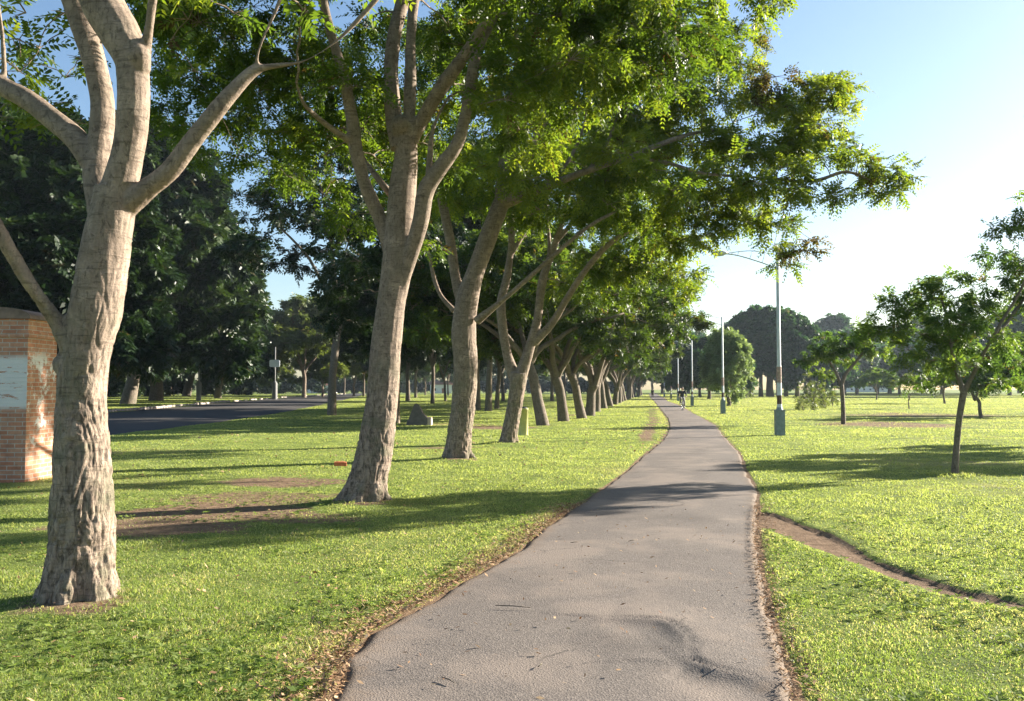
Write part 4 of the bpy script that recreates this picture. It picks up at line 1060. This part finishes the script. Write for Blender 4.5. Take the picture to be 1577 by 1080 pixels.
LAB = ['second lamp post, its pale pole rising in front of the silvery tree', 'third lamp post, its white foot close beside the cyclist', 'fourth lamp post seen between the cyclist and the walker', 'small pale lamp post in the far line along the path, left of the cyclist', 'small pale lamp post in the far line along the path, left of the cyclist']
for (px, py), lab in zip([(1113.5, 638), (1066, 625.5), (1044.5, 618), (1033.5, 614.5), (1023, 611.8)], LAB):
    g = G(px, py); o = copy_tree(lp); o.location = (g[0], g[1], 0); o['label'] = lab; o.rotation_euler = (0, 0, random.uniform(-.1, .1))

M['pole_dark'] = simple('dull_pole', (.16, .16, .15), .7)
M['white_panel'] = simple('white_panel', (.84, .87, .93), .5, 0, .05)
g = G(306, 618)
kp = thing('street_pole', g, 'slim dull pole with a stout foot on the far kerb in front of the evergreens', 'pole')
MB().prof([(.34, -.1), (.34, 2.4), (.28, 2.6), (.12, 2.75)]).build('base_sleeve', M['pole_dark'], kp)
MB().prof([(.12, 2.7), (.09, 9.5), (.001, 9.55)]).build('pole', M['pole_dark'], kp)
m_ = MB(); m_.tube([[0, 0, 9.4], [.8, 0, 10.0], [2.0, 0, 10.2]], .05, 6); m_.ball((2.2, 0, 10.2), (.4, .15, .1)); m_.build('lamp_arm', M['pole_dark'], kp)
g = G(423, 615)
sg = thing('sign_post', g, 'dull post with a rounded white panel by the bend of the road', 'sign')
MB().prof([(.42, -.1), (.42, 2.6), (.3, 2.8), (.15, 3.0)]).build('base_sleeve', M['pole_dark'], sg)
MB().prof([(.13, 2.8), (.11, 8.6), (.001, 8.65)]).build('pole', M['pole_dark'], sg)
zc = P(423, 560, g[1])[2]
m_ = MB(); k = 24; aa = np.linspace(0, 2 * np.pi, k, endpoint=False)
shp = np.stack([0.86 * np.sign(np.cos(aa)) * np.abs(np.cos(aa)) ** .35, np.sign(np.sin(aa)) * np.abs(np.sin(aa)) ** .35 * .60 + .18 * np.cos(aa) ** 2 * np.sign(np.sin(aa)) * 0], 1)
v = np.concatenate([np.stack([shp[:, 0], np.full(k, yy), zc + shp[:, 1]], 1) for yy in (-.36, -.26)] + [[[0, -.36, zc], [0, -.26, zc]]])
m_.add(v, [[j, (j + 1) % k, k + (j + 1) % k, k + j] for j in range(k)], [[2 * k, (j + 1) % k, j] for j in range(k)] + [[2 * k + 1, k + j, k + (j + 1) % k] for j in range(k)])
m_.build('panel', M['white_panel'], sg, smooth=False)

# ------------------------------------------------------------------ small things on the grass
M['yellow'] = simple('pale_yellow_paint', (.52, .49, .22), .6, 0, .12, 6)
M['black'] = simple('dark_rubber', (.025, .025, .028), .6)
g = G(806, 672); sc_ = g[1] / F0
yp = thing('bollard', g, 'squat pale yellow post with a dark top, right of the fourth avenue trunk', 'bollard')
MB().prof([(.165, -.1), (.165, .90), (.17, .90), (.17, .955)], n=24).build('drum', M['yellow'], yp)
MB().prof([(.155, .93), (.13, .985), (.06, 1.0), (.001, 1.005)], n=24).build('lid', M['black'], yp)
M['block'] = simple('dull_concrete', (.125, .108, .096), .9, 0, .25, 5, .5)
M['block_end'] = simple('lit_block_end', (.46, .36, .27), .9, 0, .2, 9, .5)  # lighter colour carries the sunlight on the block's end face
g = G(645, 656)
bk = thing('concrete_block', g, 'dull grey wedge shaped concrete block with an end coloured as sunlit, under the trees', 'block')
m_ = MB()
pf = np.array([[-.50, -.05], [-.50, .22], [-.42, .30], [-.20, .92], [-.10, 1.0], [.02, .93], [.18, .62], [.40, .36], [.40, -.05]])
k = len(pf)
v = np.concatenate([np.stack([pf[:, 0] + .02 * np.sin(pf[:, 1] * 9), np.full(k, yy), pf[:, 1] * (1 if yy < 0 else .9)], 1) for yy in (-.4, .5)])
m_.add(v, [[j, (j + 1) % k, k + (j + 1) % k, k + j] for j in range(k)] + [[0, 3, 2, 1], [0, 8, 7, 3], [k, k + 1, k + 2, k + 3], [k, k + 3, k + 7, k + 8]], [[3, 7, 6], [3, 6, 5], [3, 5, 4], [k + 3, k + 6, k + 7], [k + 3, k + 5, k + 6], [k + 3, k + 4, k + 5]])
m_.build('wedge', M['block'], bk, smooth=False)
MB().box((.49, .03, .16), (.17, .86, .44), taper=.92).build('lit_end', M['block_end'], bk, smooth=False)
M['brick_red'] = simple('orange_brick', (.52, .15, .06), .85, 0, .25, 20, .3)
g = G(524, 722)
m_ = MB(); m_.box((0, 0, .06), (.25, .12, .075), taper=.97); m_.box((0, 0, .102), (.17, .06, .01), taper=.9)
b_ = m_.build('brick', M['brick_red'], None, smooth=False, loc=(g[0], g[1], float(height(np.array([g[0]]), np.array([g[1]]))[0]) + .02)); b_.rotation_euler = (0.05, 0.03, .15)
tag(b_, 'single orange red brick lying on the grass left of the second avenue tree', 'brick')

# far houses glimpsed between trunks
M['wall_white'] = simple('white_render', (.74, .72, .68), .8, 0, .06, 1)
M['wall_brick'] = simple('brick_render', (.42, .27, .20), .85, 0, .15, 2)
M['tile'] = simple('clay_tile', (.34, .17, .11), .85, 0, .25, 3)
M['dark_glass'] = simple('dark_window', (.03, .035, .04), .2)
def house(px, py, wdt, hgt, lab, wall, rz=0):
    g = G(px, py)
    h = thing('house', g, lab, 'house', None, rz)
    MB().box((0, 0, hgt / 2 - .1), (wdt, 8, hgt + .2)).build('wall', wall, h, smooth=False)
    m_ = MB(); a, b, t = wdt / 2 + .5, 4.5, 1.8
    m_.add([[-a, -b, hgt], [a, -b, hgt], [a, b, hgt], [-a, b, hgt], [-a, 0, hgt + t], [a, 0, hgt + t]], [[0, 1, 5, 4], [2, 3, 4, 5], [0, 3, 2, 1]], [[0, 4, 3], [1, 2, 5]])
    m_.build('roof', M['tile'], h, smooth=False)
    for k in range(int(wdt // 3.5)):
        x = -wdt / 2 + 1.8 + 3.5 * k
        if k == 1: MB().box((x, -4.02, 1.05), (1.0, .08, 2.1)).build('door', M['tile'], h, smooth=False)
        else:
            f_ = MB().box((x, -4.02, 1.6), (1.3, .08, 1.2)).build('window', M['wall_white'], h, smooth=False)
            MB().box((x, -4.05, 1.6), (1.1, .08, 1.0)).build('pane', M['dark_glass'], f_, smooth=False)
house(679, 605.8, 9, 3.6, 'small white house glimpsed between the dark trunks behind the concrete block', M['wall_white'], .1)
house(497, 605.6, 11, 3.4, 'low pale house glimpsed under the pale trees past the end of the road', M['wall_white'], -.2)
house(355, 606.6, 14, 3.6, 'brick house hidden in the shade under the dark evergreens', M['wall_brick'], -.2)
house(225, 608.4, 12, 3.6, 'pale house hidden behind the evergreen trunks at the left', M['wall_brick'], -.3)
house(1338, 604.3, 26, 5, 'long low white building far beyond the field', M['wall_white'], 0)

# ------------------------------------------------------------------ people and the bicycle
M['skin'] = simple('skin', (.48, .29, .21), .55, 0, .06, 40)
M['navy'] = simple('dark_cloth', (.022, .024, .035), .85, 0, .2, 60)
M['grey_cloth'] = simple('grey_cloth', (.20, .19, .18), .85, 0, .15, 60)
M['hair'] = simple('dark_hair', (.03, .02, .015), .6, 0, .3, 90)
M['shoe'] = simple('pale_shoe', (.5, .48, .45), .6)
M['steel'] = simple('bike_steel', (.45, .46, .48), .35, .8)
M['bike_paint'] = simple('bike_paint', (.10, .11, .13), .4)

def hand(mb, wrist, fwd, side, curl):
    fwd, side = norm(fwd), norm(side); pal = np.cross(side, fwd)
    c = wrist + fwd * .045
    mb.tube([wrist - fwd * .01, wrist + fwd * .04, wrist + fwd * .085], [.026, .036, .034], 10)
    for k, L in enumerate((.068, .076, .070, .055)):
        b = wrist + fwd * .075 + side * (.028 - .0185 * k)
        mb.tube([b, b + fwd * L * .45 + pal * .01 * curl, b + fwd * L * .7 + pal * L * .35 * curl, b + fwd * L * .72 + pal * L * .8 * curl], [.0092, .0088, .008, .006], 8)
    b = wrist + fwd * .03 + side * .03
    mb.tube([b, b + side * .028 + fwd * .022, b + side * .026 + fwd * .058 + pal * .014 * curl], [.012, .011, .008], 8)

def person(loc, rz, lab, J, top, legs, curl=.6):
    """one skinned body from its joints, clothes as children"""
    J = {k: np.array(v, float) for k, v in J.items()}
    root = thing('person', loc, lab, 'person', None, rz)
    b = MB()
    hips, chest, neck, head = J['hips'], J['chest'], J['neck'], J['head']
    ax = norm(head - neck)
    b.tube(catmull([hips - [0, 0, .08], hips, (hips + chest) / 2, chest, neck]), np.interp(np.linspace(0, 1, 25), [0, .25, .5, .75, 1], [.11, .145, .125, .155, .055]), 16)
    b.tube([neck - ax * .04, neck + ax * .10], [.055, .05], 10)
    b.ball(head, (.074, .092, .112), 16, 12)
    fw = J['face']; fw = norm(fw)
    b.ball(head + fw * .095 - ax * .015, .015); b.ball(head + fw * .07 - ax * .06, (.03, .03, .028)); sd = norm(np.cross(fw, ax))
    for s_ in (-1, 1):
        b.ball(head + sd * .075 * s_, (.012, .02, .03)); b.ball(head + fw * .082 + sd * .03 * s_ + ax * .012, .012)
    for s_ in 'lr':
        sh, el, wr = J['sh_' + s_], J['el_' + s_], J['wr_' + s_]
        b.tube(catmull([chest + (sh - chest) * .5, sh, (sh + el) / 2, el, (el + wr) / 2, wr], 4), np.interp(np.linspace(0, 1, 21), [0, .2, .4, .6, .8, 1], [.07, .062, .048, .040, .038, .027]), 10)
        hand(b, wr, wr - el, np.cross(wr - el, [0, 0, 1]) * (1 if s_ == 'l' else -1) + [0, 0, .2], curl)
        hp, kn, an = J['hp_' + s_], J['kn_' + s_], J['an_' + s_]
        b.tube(catmull([hp + [0, 0, .06], hp, (hp + kn) / 2, kn, (kn + an) * .5, an], 4), np.interp(np.linspace(0, 1, 21), [0, .2, .4, .6, .78, 1], [.08, .088, .072, .054, .052, .038]), 10)
        b.tube([an + [0, 0, .02], an + J['toe_' + s_] * .08 - [0, 0, .05], an + J['toe_' + s_] * .18 - [0, 0, .06]], [.042, .042, .03], 10)
    v, nn, q, t = remesh_arrays(b, .0085, 2)
    MB().add(v, q, t).build('body', M['skin'], root)
    c = MB()
    c.tube(catmull([hips - [0, 0, .03], hips + [0, 0, .06], (hips + chest) / 2, chest, neck - ax * .02]), np.interp(np.linspace(0, 1, 25), [0, .25, .5, .75, 1], [.16, .165, .150, .178, .075]), 16)
    for s_ in 'lr':
        sh, el, wr = J['sh_' + s_], J['el_' + s_], J['wr_' + s_]
        c.tube(catmull([chest + (sh - chest) * .5, sh, (sh + el) / 2, el, el + (wr - el) * .88], 4), np.interp(np.linspace(0, 1, 17), [0, .25, .5, .75, 1], [.085, .08, .066, .056, .044]), 10)
    v, nn, q, t = remesh_arrays(c, .016, 3); v = v + nn * (.006 * vnoise(v * 14, 5))[:, None]
    MB().add(v, q, t).build('jacket', M[top], root)
    c = MB()
    for s_ in 'lr':
        hp, kn, an = J['hp_' + s_], J['kn_' + s_], J['an_' + s_]
        c.tube(catmull([hips + [0, 0, .02], hp, (hp + kn) / 2, kn, kn + (an - kn) * .93], 4), np.interp(np.linspace(0, 1, 17), [0, .25, .5, .75, 1], [.13, .108, .09, .074, .062]), 10)
        f_ = MB(); an = J['an_' + s_]; f_.tube([an + [0, 0, .0], an + J['toe_' + s_] * .06 - [0, 0, .045], an + J['toe_' + s_] * .2 - [0, 0, .06]], [.052, .055, .036], 10); f_.tube([an - J['toe_' + s_] * .06 - [0, 0, .055], an + J['toe_' + s_] * .05 - [0, 0, .055]], [.038, .045], 10)
        v, nn, q, t = remesh_arrays(f_, .012, 2); MB().add(v, q, t).build('shoe', M['shoe'], root)
    v, nn, q, t = remesh_arrays(c, .016, 3); v = v + nn * (.006 * vnoise(v * 14, 6))[:, None]
    MB().add(v, q, t).build('trousers', M[legs], root)
    hm = MB(); hm.ball(head + ax * .022 - fw * .016, (.084, .098, .108), 16, 12); hm.ball(head - fw * .05 - ax * .01, (.076, .06, .09), 12, 8)
    v, nn, q, t = remesh_arrays(hm, .011, 1); v = v + nn * (.006 * vnoise(v * 45, 9))[:, None]
    MB().add(v, q, t).build('hair', M['hair'], root)
    return root

g = G(1051, 633); gw = G(1005, 614)
# bicycle, its own frame of reference: rolls towards -y (towards the camera)
BZ = float(.03); brz = math.atan2(g[0], g[1]) * -.6
bike = thing('bicycle', (g[0], g[1], BZ), 'dark bicycle ridden towards us along the footpath', 'bicycle', None, brz)
def wheel(yc, tilt=0):
    a = np.linspace(0, 2 * np.pi, 33); wh = MB()
    def rg(r): return np.stack([np.zeros(33), yc + r * np.cos(a), .34 + r * np.sin(a)], 1)
    wh.tube(rg(.32), .02, 8, cap=False); ty = wh.build('tyre', M['black'], bike)
    r_ = MB(); r_.tube(rg(.295), .010, 6, cap=False)
    for k in range(16):
        an = k * np.pi / 8; r_.tube([[.02 * (-1) ** k, yc, .34], [0, yc + .295 * math.cos(an), .34 + .295 * math.sin(an)]], .0018, 4)
    r_.tube([[-.05, yc, .34], [.05, yc, .34]], .022, 8); r_.build('rim', M['steel'], ty)
wheel(-.52); wheel(.50)
m_ = MB()
for p, q in (((0, .18, .80), (0, .02, .32)), ((0, .15, .74), (0, -.34, .80)), ((0, .02, .32), (0, -.36, .70)), ((.03, .50, .34), (.03, .02, .32)), ((-.03, .50, .34), (-.03, .02, .32)), ((.03, .50, .34), (.01, .16, .72)), ((-.03, .50, .34), (-.01, .16, .72)),
             ((0, -.33, .86), (0, -.40, .64)), ((.05, -.40, .66), (.05, -.52, .34)), ((-.05, -.40, .66), (-.05, -.52, .34)), ((0, .18, .8), (0, .21, .93))):
    m_.tube([p, q], .016, 8)
m_.build('frame', M['bike_paint'], bike)
m_ = MB(); m_.tube(catmull([[.29, -.25, 1.02], [.2, -.33, 1.03], [0, -.36, .99], [-.2, -.33, 1.03], [-.29, -.25, 1.02]], 5), .013, 8); m_.tube([[0, -.34, .84], [0, -.36, .99]], .014, 8); m_.build('handlebar', M['steel'], bike)
m_ = MB(); m_.ball((0, .24, .945), (.085, .11, .035), 14, 8); m_.ball((0, .12, .945), (.035, .09, .028), 12, 8); m_.build('saddle', M['black'], bike)
m_ = MB(); m_.tube([[.06, .02, .32], [.08, -.10, .20]], .010, 6); m_.tube([[-.06, .02, .32], [-.08, .14, .44]], .010, 6); m_.tube([[-.07, .02, .32], [.07, .02, .32]], .018, 8)
m_.box((.14, -.10, .20), (.10, .08, .02)); m_.box((-.14, .14, .44), (.10, .08, .02)); m_.build('crank', M['steel'], bike)
person((g[0], g[1], BZ), brz, 'cyclist in a dark top riding towards us, both hands on the bars', dict(hips=(0, .22, 1.02), chest=(0, .02, 1.36), neck=(0, -.05, 1.50), head=(0, -.11, 1.66), face=(0, -1, -.05),
    sh_l=(.19, 0, 1.42), el_l=(.27, -.10, 1.20), wr_l=(.27, -.24, 1.06), sh_r=(-.19, 0, 1.42), el_r=(-.27, -.10, 1.20), wr_r=(-.27, -.24, 1.06),
    hp_l=(.10, .20, .97), kn_l=(.13, -.20, .66), an_l=(.14, -.05, .31), toe_l=(0, -1, 0), hp_r=(-.10, .20, .97), kn_r=(-.13, -.16, .88), an_r=(-.14, .18, .55), toe_r=(0, -1, 0)), 'navy', 'grey_cloth', .9)
person((gw[0], gw[1], .02), -.2, 'walker in dark clothes far off in the middle of the footpath', dict(hips=(0, 0, .93), chest=(0, .01, 1.30), neck=(0, .01, 1.47), head=(0, .03, 1.62), face=(0, 1, 0),
    sh_l=(-.19, 0, 1.40), el_l=(-.24, .06, 1.12), wr_l=(-.22, .20, .93), sh_r=(.19, 0, 1.40), el_r=(.24, -.10, 1.13), wr_r=(.23, -.12, .88),
    hp_l=(-.09, 0, .88), kn_l=(-.10, -.03, .48), an_l=(-.10, -.26, .13), toe_l=(0, .95, -.25), hp_r=(.09, 0, .88), kn_r=(.10, .16, .49), an_r=(.10, .22, .085), toe_r=(0, 1, 0)), 'navy', 'navy', .5)

# ------------------------------------------------------------------ grass and litter
def grass(n, dmin, dmax, amax, seed, two=True):
    r = np.random.default_rng(seed)
    d = dmin * (dmax / dmin) ** r.uniform(0, 1, n); a = r.uniform(-amax, amax, n)
    x, y = d * np.sin(a), d * np.cos(a)
    l, rr = path_l(y), path_r(y)
    off = np.maximum(l - x, x - rr)
    ed = 0.03 * n2(x, y, 5, 41) + .01
    k = (off > ed - .02) & ~((x < road_n(y) + .3 * n2(x, y, .6, 44) - .1) & (x > road_f(y) - .5))
    b = bare(x, y)
    k &= r.uniform(0, 1, n) > np.clip(b * 1.25 - .12, 0, .97)
    for f, rd in zip(FEET, (.25, .25, .27, .22, .08)):
        k &= np.hypot(x - f[0], y - f[1]) > rd
    td, sg, hw = trail_d(x, y); tn = td + .06 * n2(x, y, 7, 47) + .04 * n2(x, y, 19, 48); k &= tn > hw * .9; tr_short = 1 - .6 * (1 - sstep(0, .22, tn - hw))
    x, y, d, off, b, tr_short = x[k], y[k], d[k], off[k], b[k], tr_short[k]; n = len(x)
    clump = np.clip(.5 + .9 * n2(x, y, 2.3, 42), 0, 1); fine = .5 + .5 * n2(x, y, 9, 43); big = .5 + .5 * n2(x, y, .33, 45)
    z = height(x, y)
    h = (.018 + .040 * clump * fine + .012 * big) * r.uniform(.55, 1.35, n) * (1 - .45 * b)
    tall = np.zeros(n)
    for f, rd in zip(FEET, (.42, .42, .45, .45, .35)):
        tall = np.maximum(tall, np.exp(-((np.hypot(x - f[0], y - f[1]) - .32) / .18) ** 2))
    h *= 1 + .7 * tall
    h *= np.where(off < .12, .75, 1) * tr_short
    h *= .75 + .6 * np.clip(n2(x, y, 4.2, 49), 0, 1) ** 2 + .5 * np.clip(n2(x, y, 1.3, 50), 0, 1)
    wd = .0052 * np.maximum(1, d / 5.5) ** .78 * r.uniform(.6, 1.35, n)
    h = h * np.maximum(1, d / 22) ** .35
    az = r.uniform(0, 2 * np.pi, n); ln = r.uniform(.1, 1.0, n) ** 1.2 * 2.3 * h
    faz = r.uniform(0, 2 * np.pi, n)
    sd = np.stack([np.cos(faz), np.sin(faz), np.zeros(n)], 1) * (wd / 2)[:, None]
    le = np.stack([np.cos(az), np.sin(az), np.zeros(n)], 1) * ln[:, None]
    p = np.stack([x, y, z - .006], 1); up = np.array([0, 0, 1.0])
    a0, b0 = p - sd, p + sd
    md = p + le * .30 + up * (h * .62)[:, None]
    tp = p + le + up * (h * r.uniform(.75, 1.0, n))[:, None]
    rnd = np.clip(.0 + .45 * big + .45 * clump + r.normal(0, .27, n) / (1 + d / 14), 0, 1)
    dryp = .14 + .26 * np.exp(-(np.maximum(off, 0) / np.where(x < l[k], .34, .2)) ** 2) * np.where(x < l[k], 3.4, 1.0) + .35 * b + .30 * sstep(.52, .8, .5 + .5 * n2(x, y, .8, 46)) + .22 * sstep(.55, .8, .5 + .5 * n2(x, y, 2.7, 51)) + .48 * sstep(20, 60, d) * sstep(6, 13, x) + .12 * sstep(40, 120, d)
    dry = np.where(r.uniform(0, 1, n) < dryp, r.uniform(.45, 1, n) * (1 - .45 * sstep(5, 14, d)), r.uniform(0, .18, n) + .14 * sstep(5, 14, d))
    g_ = MB(); i = np.arange(n)
    V = np.stack([a0, b0, md + sd * .8, md - sd * .8, tp], 1).reshape(-1, 3)
    g_.add(V, np.stack([i * 5, i * 5 + 1, i * 5 + 2, i * 5 + 3], 1), np.stack([i * 5 + 3, i * 5 + 2, i * 5 + 4], 1), rnd=np.repeat(rnd, 5), dry=np.repeat(dry, 5))
    return g_
tag(grass(1400000, 2.4, 300, .66, 5).build('grass', M['grass'], smooth=False), kind='stuff')

def litter(n, seed):
    r = np.random.default_rng(seed)
    y = 2.6 + 10 * r.uniform(0, 1, n) ** 1.4
    left = r.uniform(0, 1, n) < .8
    off = np.abs(r.normal(0, np.where(left, .19, .10), n)) - .05
    x = np.where(left, path_l(y) - off, path_r(y) + off)
    far = r.uniform(0, 1, n) < .035
    x = np.where(far, path_l(y) + (path_r(y) - path_l(y)) * r.uniform(.02, .98, n), x)
    z = np.maximum(height(x, y), np.where(off < 0.03, .03, 0)) + np.where(far, .034, .012) + r.uniform(0, .018, n)
    a = r.uniform(0, 6.28, n); L = r.uniform(.006, .026, n); w_ = L * r.uniform(.12, .5, n)
    u = np.stack([np.cos(a), np.sin(a), r.normal(0, .35, n)], 1) * L[:, None]; v = np.stack([-np.sin(a), np.cos(a), r.normal(0, .3, n)], 1) * w_[:, None]
    p = np.stack([x, y, z], 1)
    V = np.stack([p - u, p - v, p + u, p + v], 1).reshape(-1, 3)
    return MB().add(V, np.arange(4 * n).reshape(-1, 4), rnd=np.repeat(r.uniform(0, 1, n), 4), dry=np.repeat(r.uniform(0, .3, n), 4))
M['litter'] = leaf_mat('dead_leaf', (.13, .075, .04), (.32, .21, .115), (.52, .39, .24), (.30, .10, .05), .15, (1, 1, 1), .8, .2)
tag(litter(17000, 9).build('leaf_litter', M['litter'], smooth=False), kind='stuff')
tw = MB()
for px, py, L, a in ((790, 945, .13, -.25), (520, 1062, .0, 0), (690, 1062, .06, -.9), (885, 843, .05, .5), (975, 840, .07, .7), (832, 1038, .03, 1.2)):
    if L:
        g = G(px, py); d = np.array([math.cos(a), math.sin(a), 0]) * L
        tw = MB().tube([g - d + [0, 0, .05], g + [.004, .004, .053], g + d + [0, 0, .05]], [.003, .004, .002], 6)
        o = tw.build('twig', M['bark_dark'], None)
        tag(o, {790: 'thin brown twig lying across the asphalt, longest of the twigs on the path', 690: 'short dark twig on the asphalt at the bottom of the picture', 885: 'small twig on the path just past the shade band', 975: 'pale twig in the middle of the path below the shade', 832: 'tiny dark twig bit on the near asphalt'}[px], 'twig', 'twigs dropped on the path')

# flat rosette weeds in the near turf, and dead leaves fallen on it
def weeds(n, seed):
    r = np.random.default_rng(seed)
    d = 2.6 * (16 / 2.6) ** r.uniform(0, 1, n); a = r.uniform(-.62, .62, n); x, y = d * np.sin(a), d * np.cos(a)
    off = np.maximum(path_l(y) - x, x - path_r(y)); td, sg, hw = trail_d(x, y)
    k = (off > .12) & (td > hw + .1) & (n2(x, y, .9, 71) > -.1) & (x > -8)
    for f in FEET: k &= np.hypot(x - f[0], y - f[1]) > .45
    x, y = x[k], y[k]; n = len(x); z = height(x, y)
    m = MB(); sz = r.uniform(.018, .05, n); tone = r.uniform(.1, .9, n)
    for j in range(6):
        a = 2 * np.pi * j / 6 + r.uniform(-.4, .4, n); u = np.stack([np.cos(a), np.sin(a), r.uniform(.15, .6, n)], 1) * sz[:, None]; w_ = np.stack([-np.sin(a), np.cos(a), r.normal(0, .2, n)], 1) * (sz * r.uniform(.22, .4, n))[:, None]
        p = np.stack([x, y, z + .026], 1)
        V = np.stack([p, p + u * .55 + w_, p + u * 1.1 - [0, 0, .006], p + u * .55 - w_], 1).reshape(-1, 3)
        m.add(V, np.arange(4 * n).reshape(-1, 4), rnd=np.repeat(np.clip(tone + r.normal(0, .15, n), 0, 1), 4), dry=np.repeat(r.uniform(0, .15, n), 4))
    return m
tag(weeds(9000, 12).build('weeds', M['grass'], smooth=False), kind='stuff')
def fallen(n, seed):
    r = np.random.default_rng(seed)
    d = 3 * (34 / 3.0) ** r.uniform(0, 1, n); a = r.uniform(-.62, .30, n); x, y = d * np.sin(a), d * np.cos(a)
    k = (x < path_l(y) - .05) & (x > road_n(y) + .5); x, y, d = x[k], y[k], d[k]; n = len(x)
    z = height(x, y) + .03; a = r.uniform(0, 6.28, n); L = r.uniform(.008, .026, n) * np.maximum(1, d / 12); w_ = L * r.uniform(.3, .6, n)
    u = np.stack([np.cos(a), np.sin(a), r.normal(0, .4, n)], 1) * L[:, None]; v = np.stack([-np.sin(a), np.cos(a), r.normal(0, .4, n)], 1) * w_[:, None]
    p = np.stack([x, y, z], 1)
    return MB().add(np.stack([p - u, p - v, p + u, p + v], 1).reshape(-1, 3), np.arange(4 * n).reshape(-1, 4), rnd=np.repeat(r.uniform(0, 1, n), 4), dry=np.repeat(r.uniform(0, .5, n), 4))
tag(fallen(2600, 14).build('fallen_leaves', M['litter'], smooth=False), kind='stuff')

# ------------------------------------------------------------------ the light summer haze over the park
hz, nt, b, out = new_mat('haze_air')
nt.nodes.remove(b)
pv = N(nt, 'ShaderNodeVolumePrincipled'); pv.inputs['Color'].default_value = (.72, .86, 1, 1); pv.inputs['Density'].default_value = 0.00014; pv.inputs['Anisotropy'].default_value = 0.3
nt.links.new(pv.outputs[0], out.inputs['Volume'])
o = MB().box((0, 190, 20), (700, 700, 46)).build('haze', hz, None, smooth=False)
tag(o, kind='stuff')
